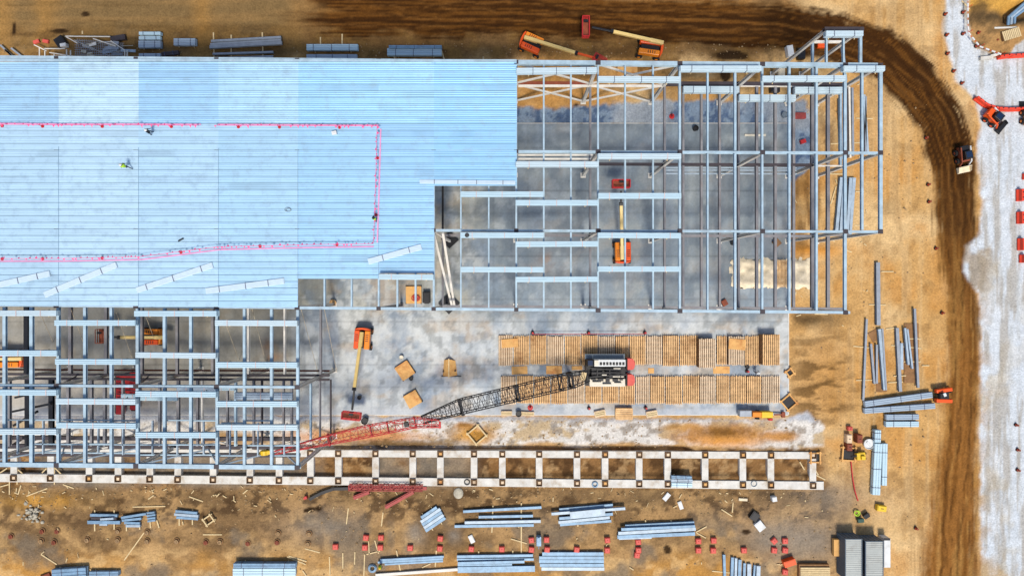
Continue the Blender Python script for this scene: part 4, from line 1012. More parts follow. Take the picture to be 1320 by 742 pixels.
# ------------------------------------------------------------ boom lifts
def boom_lift(px, py, ang, w, l, boom, basket, label, z0=.05, colr='orange', col2='redor', bcol='cream', bkcol='red', jibm='black', group='boom lifts on the site', wide=.44):
    """ang: direction (deg, world) the boom's counterweight end points away from; boom: [(px,py,z)..]; basket (px,py,z,len,wid,angdeg)"""
    c = W(px, py, z0 + 1); c.z = z0
    t = thing('boom_lift', label, 'boom lift', c, group)
    k = R(ang); a = Vector((math.cos(k), math.sin(k), 0)); b = Vector((-math.sin(k), math.cos(k), 0)); u = Vector((0, 0, 1))
    m = MB(); m.frame(c + u * .75, a, b, u, l * .42, w * .36, .22); m.build('chassis', M['black'], t, bevel=.05)
    for sx in (-1, 1):
        for sy in (-1, 1):
            p = c + a * (sx * l * .36) + b * (sy * w * .46) + u * .5
            m = MB(); m.tube(p - b * .17, p + b * .17, .5, n=18); wh = m.build('wheel', M['rubber'], t, bevel=.05)
            m = MB(); m.tube(p - b * .18, p + b * .18, .24, n=12); m.build('rim', M[colr], wh)
    for sy in (-1, 1):
        m = MB(); m.frame(c + a * (.02 * l) + b * (sy * w * .31) + u * 1.5, a, b, u, l * .42, w * .155, .48); hd = m.build('hood', M[colr if sy > 0 else col2], t, bevel=.12)
        m = MB()
        for q in range(4): m.frame(c + a * (l * (-.2 + .09 * q)) + b * (sy * w * .31) + u * 1.985, a, b, u, .05, w * .09, .012)
        m.build('hood_louvre', M['black'], hd)
    m = MB(); pts = []
    for i in range(9):
        t_ = math.pi / 2 + math.pi * i / 8; q = c + a * (-l * .42 + l * .10 * math.cos(t_)) + b * (w * .47 * math.sin(t_)); pts.append((q.x, q.y))
    m.prism(pts, z0 + .95, z0 + 1.9); m.build('counterweight', M[col2], t, bevel=.05)
    m = MB(); m.frame(c + u * 1.3, a, b, u, l * .36, w * .13, .4); m.build('turntable', M['black'], t)
    pts = [W(*q) for q in boom]
    m = MB(); m.bar(pts[0], pts[1], wide, .5); m.bar(pts[0] - u * .1, pts[0].lerp(pts[1], .25) - u * .1, wide * 1.25, .6); bo_ = m.build('boom', M[bcol], t, bevel=.05)
    if len(pts) > 2:
        m = MB(); m.bar(pts[0].lerp(pts[1], .9), pts[2], wide * .6, .34); m.build('jib', M[jibm], t, bevel=.03)
        m = MB(); e = pts[1]; d = (pts[1] - pts[0]).normalized(); m.bar(e - d * .3, e + d * .1, wide * 1.15, .58); m.build('boom_collar', M['black'], bo_)
    if basket:
        bx, by, bz, bl, bw, ba = basket; q = W(bx, by, bz); kk = R(ba); A = Vector((math.cos(kk), math.sin(kk), 0)); B = Vector((-math.sin(kk), math.cos(kk), 0))
        m = MB(); m.frame(q - u * .5, A, B, u, bl / 2, bw / 2, .05); bk = m.build('basket', M['steel_r' if bkcol == 'red' else bkcol], t)
        m = MB()
        for zz in (-.45, 0, .5):
            for s_ in (-1, 1):
                m.bar(q + A * (-bl / 2) + B * (s_ * bw / 2) + u * zz, q + A * (bl / 2) + B * (s_ * bw / 2) + u * zz, .09); m.bar(q + B * (-bw / 2) + A * (s_ * bl / 2) + u * zz, q + B * (bw / 2) + A * (s_ * bl / 2) + u * zz, .09)
        for s_ in (-1, 1):
            for i in range(5): p = q + B * (s_ * bw / 2) + A * (-bl / 2 + bl * i / 4); m.bar(p - u * .45, p + u * .5, .06)
        m.build('basket_rail', M[bkcol], bk)
        m = MB(); m.frame(q + B * (bw * .25) + u * .35, A, B, u, .3, .16, .14); m.build('control_box', M['black'], bk)
    return t
boom_lift(685.5, 57.5, -24, 2.6, 3.4, [(676, 48, 2.3), (744, 69, 3.4), (769, 75.5, 3.6)], (773, 77, 3.6, .9, 1.9, 60), 'orange boom lift half behind the roof edge, left one above the frame', 0, jibm='redor')
boom_lift(837, 63, 172, 2.5, 3.7, [(855, 55.5, 2.3), (788, 40.5, 3.2), (763, 35.5, 3.2)], (755, 35, 3.2, 1.0, 2.9, 0), 'orange boom lift on the dirt with its red basket by the dark road', 0)
boom_lift(802, 325, 91, 2.5, 3.3, [(802, 334, 2.3), (800.5, 262, 5), (800.5, 246, 5.4)], (800.5, 237, 5.4, 2.5, 1.1, 0), 'orange boom lift parked inside the right frame under the joists', colr='orange', col2='redor')
boom_lift(468, 436.5, -94, 2.5, 3.3, [(466.5, 428, 2.3), (456.5, 502, 4.6), (454, 528, 4.2)], (453, 535.5, 3.6, 2.7, 1.05, -6), 'orange boom lift on the open slab, its red basket by the black drum')
boom_lift(195.5, 433.5, 180, 2.5, 3.5, [(214, 434.5, 2.4), (152, 434.5, 4.6), (140, 434, 4.6)], (130, 433, 4.2, 1.0, 2.0, 0), 'orange and red boom lift under the lower left frame', colr='redor', col2='orange', bkcol='steel_r')
boom_lift(14, 462, 180, 2.6, 4.4, [(28, 462, 2.4), (-40, 463, 4.4)], None, 'orange boom lift partly cut off at the left edge of the photo')
t = thing('scissor_lift', 'dark red scissor lift standing among the lower left frame', 'scissor lift', W(161, 508, .05))
for (x0, x1, y0, y1) in ((149, 157, 484, 534), (167, 176, 480, 528)):
    m = MB(); pbox(m, x0, x1, y0, y1, .5, 1.5); m.build('side_frame', M['red'], t, bevel=.06)
m = MB(); pbox(m, 149, 176, 484, 492, 1.5, 1.9); pbox(m, 157, 167, 492, 522, .5, 1.0); m.build('platform', M['red'], t)
m = MB()
for i in range(6): m.bar(W(149, 486 + i * 7, 1.9), W(176, 492 + i * 6, 2.1), .12)
for x in (149, 176): m.bar(W(x, 484, 2.6), W(x, 530, 2.6), .08)
m.build('scissor_arms', M['steel_d'], t)
for (x, y) in ((152, 487), (172, 487), (152, 530), (172, 526)):
    p = W(x, y, .45); m = MB(); m.tube(p - Vector((.2, 0, 0)), p + Vector((.2, 0, 0)), .4, n=14); m.build('wheel', M['rubber'], t)

# ------------------------------------------------------------ other machines
def loader(px, py, ang, label, body='orange', buck='cream', hood=None, z=0):
    c = W(px, py, z); t = thing('skid_steer', label, 'loader', c, 'compact loaders on the site')
    k = R(ang); a = Vector((math.cos(k), math.sin(k), 0)); b = Vector((-math.sin(k), math.cos(k), 0)); u = Vector((0, 0, 1))
    for s_ in (-1, 1):
        for q in (-.62, .62):
            p = c + b * (s_ * .85) + a * q + u * .42; m = MB(); m.tube(p - b * .18, p + b * .18, .42, n=16); wh = m.build('wheel', M['rubber'], t, bevel=.04)
            m = MB(); m.tube(p - b * .19, p + b * .19, .2, n=10); m.build('rim', M[body], wh)
    m = MB(); m.frame(c + u * .75 - a * .2, a, b, u, 1.15, .66, .35); m.build('body', M[body], t, bevel=.08)
    m = MB(); m.frame(c + u * 1.15 - a * 1.0, a, b, u, .42, .64, .3); m.build('engine_hood', M[hood or body], t, bevel=.1)
    m = MB(); m.frame(c + u * 1.55 + a * .1, a, b, u, .62, .55, .5); cb_ = m.build('cab', M['black'], t, bevel=.08)
    m = MB(); m.frame(c + u * 2.06 + a * .05, a, b, u, .42, .42, .02); m.build('roof_window', M['glass'], cb_)
    for s_ in (-1, 1):
        m = MB(); m.bar(c - a * 1.2 + b * (s_ * .72) + u * 1.6, c + a * 1.0 + b * (s_ * .72) + u * 1.2, .16, .22); m.bar(c + a * 1.0 + b * (s_ * .72) + u * 1.2, c + a * 1.5 + b * (s_ * .72) + u * .4, .16, .2); m.build('lift_arm', M['white' if s_ > 0 else body], t, bevel=.03)
    m = MB(); p = c + a * 1.7
    V = []
    for s_ in (-1, 1): V += [p + b * s_ + u * .75, p + b * s_ + u * .1, p + b * s_ + a * .8 + u * .06, p + b * s_ + a * .7 + u * .5]
    m.add(V, [(0, 1, 5, 4), (1, 2, 6, 5), (0, 3, 2, 1), (4, 5, 6, 7)]); m.frame(p + u * .42 - a * .04, a, b, u, .04, 1.0, .36)
    m.build('bucket', M[buck], t)
loader(1237.5, 202, -78, 'compact loader with black cab driving on the dark haul road', 'steel_r', 'tarp', 'black')
loader(1276, 153.5, -40, 'red and orange loader with white arms behind the orange barrier', 'redor', 'black')
loader(1322, 152, 90, 'small orange loader cut off by the right edge of the photo', 'orange', 'black')
t = thing('forklift', 'red forklift with two long forks beside the pale decking on the right', 'forklift', W(1214, 510, 0))
for yy, an in ((502.5, 8), (516, -2)):
    m = MB(); c = W(1216, yy, 1.0); m.box(c, (2.4, .55, .7), R(an)); m.build('side_frame', M['redor'], t, bevel=.1)
m = MB(); m.box(W(1216, 509.5, .9), (1.3, 1.1, .7)); m.box(W(1214, 510, 1.5), (.7, .8, .6)); m.build('engine', M['black'], t, bevel=.06)
m = MB(); m.box(W(1218, 508.5, 1.9), (.4, .5, .1), .4); m.build('seat', M['white'], t)
for sx in (1208, 1223):
    for yy in (503, 516):
        p = W(sx, yy, .35); m = MB(); m.tube(p - Vector((0, .3, 0)), p + Vector((0, .3, 0)), .36, n=14); m.build('wheel', M['rubber'], t)
for yy in (507, 512):
    m = MB(); m.box(W(1206, yy, .3), (1.6, .12, .06)); m.build('fork', M['black'], t)
# orange telehandler lying beside slab bottom right
t = thing('towed_compressor', 'orange and yellow compressor with grey hood at the slab bottom edge', 'compressor', W(977, 535, .05))
m = MB(); pbox(m, 953.5, 969.5, 528.5, 537, .4, 1.5); m.build('hood', M['galv'], t, bevel=.12)
m = MB(); pbox(m, 970.5, 982, 531, 537.5, .4, 1.7); m.build('engine_cover', M['orange'], t, bevel=.1)
m = MB(); pbox(m, 982, 997, 530.5, 538.5, .4, 1.6); m.build('tank_cover', M['yellow'], t, bevel=.12)
m = MB(); m.bar(W(998, 534, .6), W(1008, 534, .5), .2); m.box(W(1009.5, 534, .4), (.5, .8, .4)); m.build('tow_bar', M['steel_r'], t)
for (x, y) in ((976, 529.8), (976, 538.4), (993, 540)):
    p = W(x, y, .35); m = MB(); m.tube(p - Vector((0, .15, 0)), p + Vector((0, .15, 0)), .34, n=14); m.build('wheel', M['rubber' if x < 990 else 'red'], t)
t = thing('mini_excavator', 'small yellow excavator with a dark seat beside the wooden box frame', 'excavator', W(1109, 586, 0))
m = MB(); m.box(W(1109, 587, .9), (1.3, 1.1, .7), .1); m.build('body', M['yellow'], t, bevel=.1)
m = MB(); m.box(W(1112.5, 589.5, 1.4), (.6, .6, .5)); m.build('seat', M['yellow'], t, bevel=.08)
for yy in (583.5, 590.5): m = MB(); m.box(W(1109, yy, .3), (1.7, .3, .5)); m.build('track', M['rubber'], t, bevel=.1)
m = MB(); m.bar(W(1104, 587, 1.2), W(1097, 588, 1.3), .2); m.bar(W(1106, 583, 1.2), W(1100, 582, .6), .16); m.build('arm', M['black'], t)
# generator group
def gen(px, py, w, d, h, ang, mat, label, name='tool_cabinet', cat='cabinet'):
    c = W(px, py, 0); t = thing(name, label, cat, c); k = R(ang)
    m = MB(); m.box((c.x, c.y, h / 2 + .05), (w, d, h), k); m.build('body', M[mat], t, bevel=.06)
    m = MB(); m.box((c.x, c.y, h + .08), (w * .86, d * .86, .08), k); lid = m.build('lid', M[mat], t, bevel=.03)
    m = MB(); m.box((c.x, c.y, h + .14), (w * .3, .08, .05), k); m.build('handle', M['black'], lid)
gen(1091, 563.5, .8, 1.3, .9, 0, 'wood_g', 'pale box, upper of two at the brown cabinets by the yellow excavator')
gen(1091, 574, .8, 1.1, 1.0, 0, 'steel_r', 'red brown cabinet above the wooden box frame')
gen(1103, 563, .8, 1.3, 1.2, 0, 'steel_r', 'tall red brown cabinet left of the white wash tub')
gen(1093.5, 551, .7, .6, .6, 0, 'salmon', 'small salmon box above the pale box and cabinets')
gen(1133.5, 653, 1.4, .9, .7, -8, 'yellow', 'yellow fuel box alone on tan dirt above the containers', 'fuel_tank', 'fuel tank')
m = MB(); c = W(1118, 571, 0); m.tube(c, c + Vector((0, 0, .5)), .62, .75, n=20, cap=False); m.tube(c + Vector((0, 0, .05)), c + Vector((0, 0, .38)), .6, .68, n=20); m.torus(c + Vector((0, 0, .5)), .75, .05); m.box(c + Vector((0, 0, .45)), (.25, .9, .1), .7)
m.single('wash_tub', M['white'], 'round white wash tub above the yellow excavator', 'tub')
t = thing('water_pump', 'dark green pump set with hoses above the containers', 'pump', W(1108, 668, 0))
m = MB(); m.box(W(1109, 670, .45), (.9, .6, .6), .1); m.build('engine', M['dkgreen'], t, bevel=.06); m = MB(); m.box(W(1116.5, 664, .4), (.9, .7, .5), .6); m.build('pump_body', M['black'], t, bevel=.08)
m = MB(); m.torus(W(1105, 661, .2), .4, .08); m.torus(W(1104, 660.5, .35), .3, .07); m.build('hose', M['green'], t)
# shipping containers
def container(x0, x1, y0, L, mat, roofm, label):
    z1 = 2.6; a = W(x0, y0, z1); b = W(x1, y0, z1); w = b.x - a.x
    t = thing('shipping_container', label, 'container', ((a.x + b.x) / 2, a.y - L / 2, 0), 'containers at the bottom right')
    m = MB(); n = 30
    for i in range(n):
        y = a.y - (i + .5) * L / n; o = .03 if i % 2 else 0
        m.box((a.x + .05 + o, y, z1 / 2), (.06, L / n, z1 - .3)); m.box((b.x - .05 - o, y, z1 / 2), (.06, L / n, z1 - .3))
    m.box(((a.x + b.x) / 2, a.y - .04, z1 / 2), (w - .1, .06, z1 - .2)); m.build('walls', M[mat], t)
    m = MB(); m.box(((a.x + b.x) / 2, a.y - L / 2, z1 - .1), (w - .04, L, .06))
    for i in range(22): m.box(((a.x + b.x) / 2, a.y - (i + .5) * L / 22, z1 - .05), (w - .25, L / 22 * .5, .05))
    m.build('roof', M[roofm], t)
    m = MB()
    for x in (a.x + .06, b.x - .06):
        m.box((x, a.y - L / 2, z1 - .06), (.12, L, .14)); m.box((x, a.y - .06, z1 / 2), (.16, .16, z1)); m.box((x, a.y - L / 2, .1), (.12, L, .16))
    m.box(((a.x + b.x) / 2, a.y - .06, z1 - .08), (w, .12, .16)); m.build('corner_posts', M[mat], t)
    m = MB()
    for s_ in (-.35, -.12, .12, .35): m.tube(((a.x + b.x) / 2 + s_ * w, a.y + .03, .2), ((a.x + b.x) / 2 + s_ * w, a.y + .03, z1 - .2), .03, n=6)
    m.build('door_bars', M['galv'], t)
container(1089.5, 1111.5, 694, 6.1, 'contd', 'cont', 'grey ribbed shipping container, left of the pair')
container(1115.5, 1139, 697, 6.1, 'contd', 'cont', 'grey ribbed shipping container, right of the pair')
LM += [(1113, 715, 'the two grey containers')]
t = thing('storage_box', 'white flat topped storage box against the right container', 'box', W(1143, 712, 0))
m = MB(); pbox(m, 1139.8, 1148, 693.5, 731, 0, 1.6); m.build('body', M['white'], t, bevel=.04); m = MB(); pbox(m, 1140, 1147.5, 693.2, 696, 1.62, 1.7); m.build('lid_edge', M['black'], t)
m = MB(); pbox(m, 1075, 1082.5, 695, 716.5, .1, .8); m.single('plywood_stack', M['ply'], 'orange plywood stack leaning by the left container wall', 'plywood', bevel=.02)
t = thing('lumber_stack', 'pale lumber stack left of the containers at the bottom edge', 'lumber', W(1048, 738, 0))
m = MB(); 
for i in range(7): pbox(m, 1032, 1070, 731 + i * 2.4, 732.9 + i * 2.4, .6, .85)
m.build('boards', M['plank'], t); m = MB(); pbox(m, 1030, 1069, 727, 748, .05, .58); m.build('lower_boards', M['plyb'], t)
m = MB()
bigs = MB(); 

# ------------------------------------------------------------ steel stock lying about
def steel(x0, y0, x1, y1, wpx, h=.35, z=.12, mat='steel_b', base='blue steel beam', lm=None, name='steel_beam', cat='steel beam', group='loose steel beams on the dirt', kind='i'):
    zt = z + h; a = W(x0, y0, zt); b = W(x1, y1, zt); w = wpx * (H - zt) / F
    m = MB()
    if kind == 'i': m.ibeam(a, b, w, h); 
    elif kind == 'tube': m.bar(a - Vector((0, 0, h / 2)), b - Vector((0, 0, h / 2)), w, h)
    elif kind == 'chan':
        d = (b - a).normalized(); s = d.cross(Vector((0, 0, 1))).normalized()
        m.bar(a - Vector((0, 0, .02)), b - Vector((0, 0, .02)), w, .04)
        for q in (-1, 1): m.bar(a + s * (q * (w / 2 - .02)) - Vector((0, 0, h / 2 - .05)), b + s * (q * (w / 2 - .02)) - Vector((0, 0, h / 2 - .05)), .04, h - .1)
        m.bar(a + Vector((0, 0, .03)), b + Vector((0, 0, .03)), w * .18, .05)
    # end plates
    d = (b - a).normalized()
    for p, sg in ((a, 1), (b, -1)): m.bar(p - Vector((0, 0, h / 2)) + d * sg * .01, p - Vector((0, 0, h / 2)) + d * sg * .05, w * 1.1, h * 1.02)
    o = m.single(name, M[mat]); auto(o, base, (x0 + x1) / 2, (y0 + y1) / 2, cat, group, lm)
    return o
def plank(x0, y0, x1, y1, wpx=1.4, z=.0, mat='plank', base='pale timber plank', lm=None, t=.08):
    a = W(x0, y0, z + t); b = W(x1, y1, z + t); m = MB(); m.bar(a - Vector((0, 0, t / 2)), b - Vector((0, 0, t / 2)), wpx * H / F, t)
    o = m.single('timber_plank', M[mat]); auto(o, base, (x0 + x1) / 2, (y0 + y1) / 2, 'plank', 'scattered timber planks', lm); return o
PL = 'tall beam pile'
LM += [(40, 663, 'the grey rubble heap'), (134, 668, 'the left beam pile'), (172, 670, 'the fanned beams'), (240, 663, 'the tilted short beams'), (341, 735, 'the bottom left decking'), (557, 668, 'the blue steel pack'), (641, 667, 'the three long beams'), (758, 664, 'the jumbled beam pile'), (846, 683, 'the long beam stack'), (530, 721, 'the long thin beams'), (639, 726, 'the bottom middle beams'), (736, 723, 'the wide beam stack'), (962, 728, 'the upright beam row'), (1140, 460, 'the spread beams on the right'), (1090, 265, 'the blue beams under the frame'), (1095, 165, 'the long purlins'), (315, 60, 'the grey beams by the roof'), (192, 50, 'the small coil stack'), (879, 620, 'the bundle on the grade beam'), (500, 630, 'the red jib sections'), (1180, 515, 'the two tilted bundles'), (90, 60, 'the wire mesh rack')]
S = steel
def pile(lm, rows, **kw):
    for q in rows: S(*q, lm=lm, **kw)
pile('left beam pile', [(116, 663.5, 151, 664.2, 3.4), (117, 667.5, 150, 668, 3, .35, .12, 'steel_d'), (129, 669, 146, 668, 2.6, .3, .5, 'steel_l'), (112.5, 672.7, 154.5, 673, 4.2), (128, 675.6, 138, 675.8, 2.4, .3, .12, 'steel_l')])
pile('fanned beams', [(156, 667, 188, 662, 3), (157, 670.5, 182, 668, 3, .35, .1, 'steel_b'), (160, 673.5, 180, 674, 3), (162, 677.5, 180.5, 677.5, 3, .35, .1, 'steel_l'), (189, 661, 199, 660, 2.4), (189, 664.5, 200, 663, 2.4), (189.5, 668, 200, 667, 2.4), (190, 671.5, 200, 670, 2.4)])
pile('tilted short beams', [(226, 658.5, 254, 661, 3.2), (224.5, 662.5, 255.5, 665, 3.2, .35, .12, 'steel_l'), (227, 666.5, 255, 668.5, 3.0)])
k0 = R(-33)
t = thing('steel_pack', 'tilted pack of pale blue steel pieces left of the long beams', 'steel pack', W(557, 668, 0))
for i in range(5):
    cx, cy = 557 + 3.6 * (i - 2) * .56, 668 + 4.6 * (i - 2) * .83
    L = 15 - (i in (0,)) * 3; m = MB(); m.ibeam(W(cx - L * .83, cy + L * .56, .45 + .1 * (i % 2)), W(cx + L * .83, cy - L * .56, .45 + .1 * (i % 2)), .45, .35); m.build('steel_piece', M['steel_l' if i % 2 else 'steel_b'], t)
for q in (-7, 7): m = MB(); m.bar(W(557 + q * .83 - 7, 668 - q * .56 - 11, .06), W(557 + q * .83 + 7, 668 - q * .56 + 11, .06), .15, .1); m.build('skid', M['plank'], t)
pile('three long beams', [(597, 659, 698, 653.5, 3.2), (617, 666, 687, 664.5, 3.2), (599, 673.3, 697, 671.5, 3.6, .35, .12, 'steel_l'), (586, 678, 688, 676.5, 3.4)])
pile('jumbled beam pile', [(721, 657, 790, 651, 4.2, .4, .1), (711, 662, 806, 655, 3.4, .4, .5, 'steel_l'), (735, 664, 780, 659.5, 9, .25, .9, 'steel_l'), (721, 668, 790, 662, 3.6, .4, .3), (720, 673, 786, 666.5, 3.6, .4, .4, 'steel_l'), (722, 676, 788, 671, 3.2, .35, .1)])
pile('long beam stack', [(806, 678, 895, 673.5, 4, .4, .1), (801, 682, 896, 678, 3.4, .4, .5), (797, 687, 897, 681.5, 4, .4, .3, 'steel_l'), (796, 691.8, 896, 687.5, 4.4, .4, .1, 'steel_b'), (798, 694, 840, 692.5, 2.2, .35, .12, 'steel_l')])
pile('long thin beams', [(490, 721.5, 572, 717, 2.6), (487, 724.5, 571, 720, 2.6, .35, .12, 'steel_b'), (496, 727, 571, 722.8, 2.2, .35, .1, 'steel_b'), (484, 741, 590, 733.5, 3.6, .3, .1, 'cream_steel')])
pile('bottom middle beams', [(589, 717, 687, 715.5, 3.4), (589, 721, 688, 720.5, 3), (590, 725.5, 676, 723.5, 3.4, .35, .4, 'steel_b'), (590, 728.8, 660, 727.5, 3), (590, 734, 689.5, 732.5, 7.5, .4, .2, 'steel_b')])
pile('wide beam stack', [(699, 713.5, 778, 713.5, 4.4, .35, .1), (695, 718.5, 778.5, 718.5, 4, .35, .15), (695, 723, 778.5, 723, 4, .35, .15, 'steel_b'), (696, 727.8, 778.5, 728, 4, .35, .15), (698, 732.6, 779, 732.8, 4.2, .35, .1, 'steel_l')])
pile('upright beam row', [(933.5, 714.5, 935, 760, 3.2), (944.5, 718, 943, 760, 3.6), (949, 719, 948, 760, 3.2, .35, .12, 'steel_l'), (954, 721, 953, 760, 4), (960, 725.5, 959, 760, 3.2, .35, .12), (966, 726.5, 965.5, 760, 5, .35, .12, 'steel_l'), (973, 728, 971, 760, 2.4), (978, 729, 977, 760, 5, .35, .12, 'steel_l')])
G = dict(base='grey steel member')
pile('spread beams on the right', [(1132, 338, 1132.8, 419, 5, .5, .12, 'galv'), (1117.5, 411, 1113, 516, 2.6, .25, .2, 'galv'), (1123, 443, 1127.5, 494.5, 2.6, .3, .12, 'galv'), (1130.5, 444, 1130.5, 494, 2.6, .3, .12, 'galv'), (1134, 424, 1141, 502.5, 4, .4, .2, 'steel_l'), (1137.8, 423.5, 1142.6, 502.5, 2, .4, .3, 'galv'), (1156.8, 422.5, 1161, 504.5, 4, .4, .12, 'galv'), (1162.5, 442, 1162.8, 476, 3.6, .35, .12, 'steel_l'), (1167, 422.5, 1171.5, 470, 2.6, .35, .3, 'steel_l'), (1170, 424, 1176.5, 475, 2.2, .35, .3, 'steel_l'), (1179.5, 397.5, 1184, 499.5, 2.8, .3, .3, 'galv')], **G)
pile('blue beams under the frame', [(1085, 228.5, 1078.5, 300, 4, .5, .12, 'steel_l'), (1089, 228.5, 1084, 302, 4, .5, .12, 'steel_l'), (1097, 229, 1093, 300, 4, .5, .12, 'steel_l'), (1101.5, 229, 1096, 303, 4, .5, .12, 'steel_l')])
pile('long purlins', [(1083, 128, 1085, 205, 3, .4, .2, 'steel_l'), (1095, 112, 1096.5, 203, 2.6, .4, .2, 'cream_steel'), (1099, 113, 1100, 201, 2.6, .4, .4, 'galv'), (1114, 122, 1119, 197, 3, .4, .2, 'steel_l'), (1116.5, 124, 1116, 198, 2, .4, .2, 'galv'), (1092.5, 115, 1092, 204, 1.8, .6, .2, 'steel_d')], base='long pale purlin')
pile('grey beams by the roof', [(272, 53, 362, 48, 3, .45, .3, 'galv'), (271, 57, 362, 51.5, 2.6, .45, .3, 'galv'), (270, 60.5, 363, 55, 4, .45, .3, 'galv'), (274, 69.5, 352, 67, 2.4, .4, .2, 'galv'), (274, 76, 352, 73.5, 4, .4, .2, 'galv')], **G)
pile('long purlins', [(1300, 40, 1300.1, 40.1, .01)] if False else [])
# decking bundles on the ground
GB = 'decking bundles stored on the dirt'
for q in (((395, 61, 461, 61, 8, 0.1, .6, 'bundle'), 'wide blue decking bundle behind the roof edge, upper of the pair left of centre'), ((395, 73, 460, 73, 6, .1, .5, 'bundle_dull'), 'decking bundle tucked under the roof edge, lower of the pair left of centre'),
          ((499, 67, 569, 67, 9, .1, .6, 'bundle'), 'blue decking bundle with timber skids behind the roof, nearest the left boom lift'), ((501, 60.5, 569, 60.5, 4, .1, .9, 'steel_b'), 'narrow dark blue decking behind the roof above a paler bundle'),
          ((178.5, 57, 207, 57, 9, .1, .6, 'bundle_dull'), 'blue decking bundle below the small coil stack'), ((179, 43, 207, 43, 4, .1, .6, 'bundle'), 'white banded bundle at the top of the small coil stack'), ((179, 49, 207, 49, 4.4, .1, .5, 'bundle'), 'middle white banded bundle of the small coil stack'),
          ((224, 54, 252, 54, 9, .1, .6, 'bundle_dull'), 'short grey blue bundle alone left of the grey beams'), ((179, 73, 207, 73, 8, .1, .5, 'bundle_dull'), 'short blue bundle touching the roof edge below the coil stack'), ((208, 70, 230, 67.5, 5, .1, .4, 'steel_d'), 'dark bundle touching the roof edge right of the short blue one'),
          ((67, 740, 111, 737, 13, .1, .7, 'steel_b'), 'blue decking bundle at the bottom left edge of the photo'), ((115, 739, 153, 738.5, 6, .1, .5, 'steel_b'), 'narrow blue bundle at the bottom edge beside the dark red scrap'),
          ((300, 737, 381, 737, 10, .1, .6, 'bundle'), 'pale decking bundle at the bottom edge left of centre'), ((301, 728.5, 381, 728.5, 6, .1, .9, 'steel_b'), 'blue decking bundle at the bottom edge above a paler one'),
          ((1115, 520.5, 1202, 508.5, 7.5, .1, .6, 'bundle_dull'), 'long tilted grey blue bundle, upper of two beside the red forklift'), ((1114.5, 529.5, 1205.5, 523, 7, .1, .6, 'bundle_dull'), 'long tilted grey blue bundle, lower of two beside the red forklift'),
          ((1142.5, 537.5, 1184.5, 537, 7, .1, .6, 'bundle_dull'), 'short blue bundle below the tilted pair, upper one'), ((1142, 546.5, 1184.5, 546.3, 7, .1, .6, 'bundle'), 'short blue bundle below the tilted pair, lower one'),
          ((1132.5, 571.5, 1129.5, 637.5, 10, .1, .7, 'bundle'), 'upright pale decking bundle right of the yellow excavator, left one'), ((1141, 571.5, 1140, 625.5, 6.5, .1, .5, 'bundle'), 'upright pale decking bundle right of the yellow excavator, right one'), ((1132, 554, 1131.5, 570, 8, .1, .9, 'bundle'), 'short pale bundle capping the upright decking on the right'),
          ((866, 614.5, 892, 615.5, 4, .35, .5, 'steel_b'), 'top row of the blue bundle lying across the grade beam'), ((865.5, 619, 893, 619.5, 4, .35, .6, 'steel_l'), 'middle row of the blue bundle lying across the grade beam'), ((866, 624.5, 892.5, 625, 5.5, .35, .5, 'bundle'), 'lowest palest row of the bundle lying across the grade beam')):
    a, d = q
    bundle(*a[:4], a[4], a[5], a[6], a[7], d, GB, strap='strap_dark', ribs=2 if a[4] < 7 else 3)

# blue pipes in the pit at top right, plywood beside
for i, dx in enumerate((0, 4, 8)):
    m = MB(); r_ = .2
    a, b, c = W(1299 + dx, 36, .3), W(1300 + dx, 22, .3), W(1324 + dx, 1 + dx * .4, .3)
    m.tube(a, b, r_, n=10); m.tube(b, c, r_, n=10); m.ball(b, r_, r_, r_)
    o = m.single('blue_pipe', M['steel_b' if i != 1 else 'steel_l'], ['left', 'middle', 'right'][i] + ' one of the three bent blue pipes in the top right pit', 'pipe', 'bent blue pipes in the pit')
t = thing('slatted_pallet', 'ribbed timber pallet below the bent blue pipes', 'pallet', W(1304, 44, 0))
m = MB(); k = R(17); a = Vector((math.cos(k), math.sin(k), 0)); b = Vector((-math.sin(k), math.cos(k), 0)); c = W(1304, 44, 1.2)
for i in range(10): m.frame(c + a * (-1.2 + i * .27), a, b, Vector((0, 0, 1)), .1, .72, .04)
m.build('boards', M['plank'], t); m = MB(); m.frame(c - Vector((0, 0, .12)), a, b, Vector((0, 0, 1)), 1.3, .66, .07); m.frame(c - Vector((0, 0, .7)), a, b, Vector((0, 0, 1)), 1.2, .6, .5); m.build('bearers', M['plyb'], t)
m = MB(); m.box(W(1296, 36, .8), (3.4, .25, .2), .03); m.single('concrete_lintel', M['conc'], 'pale concrete strip just above the ribbed pallet', 'lintel')

# ------------------------------------------------------------ barriers, cones, fence on the right
def barrier(px, py, ang, L, label, w=.62, h=.95):
    c = W(px, py, 0); t = thing('road_barrier', label, 'barrier', c, 'orange plastic barriers')
    k = R(ang); a = Vector((math.cos(k), math.sin(k), 0)); b = Vector((-math.sin(k), math.cos(k), 0))
    prof = [(-w / 2, 0), (-w / 2, .22), (-w * .3, .4), (-w * .22, h), (w * .22, h), (w * .3, .4), (w / 2, .22), (w / 2, 0)]
    V = []; n = len(prof)
    for s_ in (-1, 1): V += [c + a * (s_ * L / 2) + b * p[0] + Vector((0, 0, p[1])) for p in prof]
    m = MB(); m.add(V, [(i, (i + 1) % n, n + (i + 1) % n, n + i) for i in range(n)] + [tuple(range(n))[::-1], tuple(range(n, 2 * n))]); m.build('body', M['barrier'], t, bevel=.04)
    m = MB(); 
    for s_ in (-.22, .22): m = MB(); q = c + a * (L * s_) + Vector((0, 0, h - .02)); m.tube(q, q + Vector((0, 0, .06)), .09, n=10); m.build('filler_cap', M['black'], t)
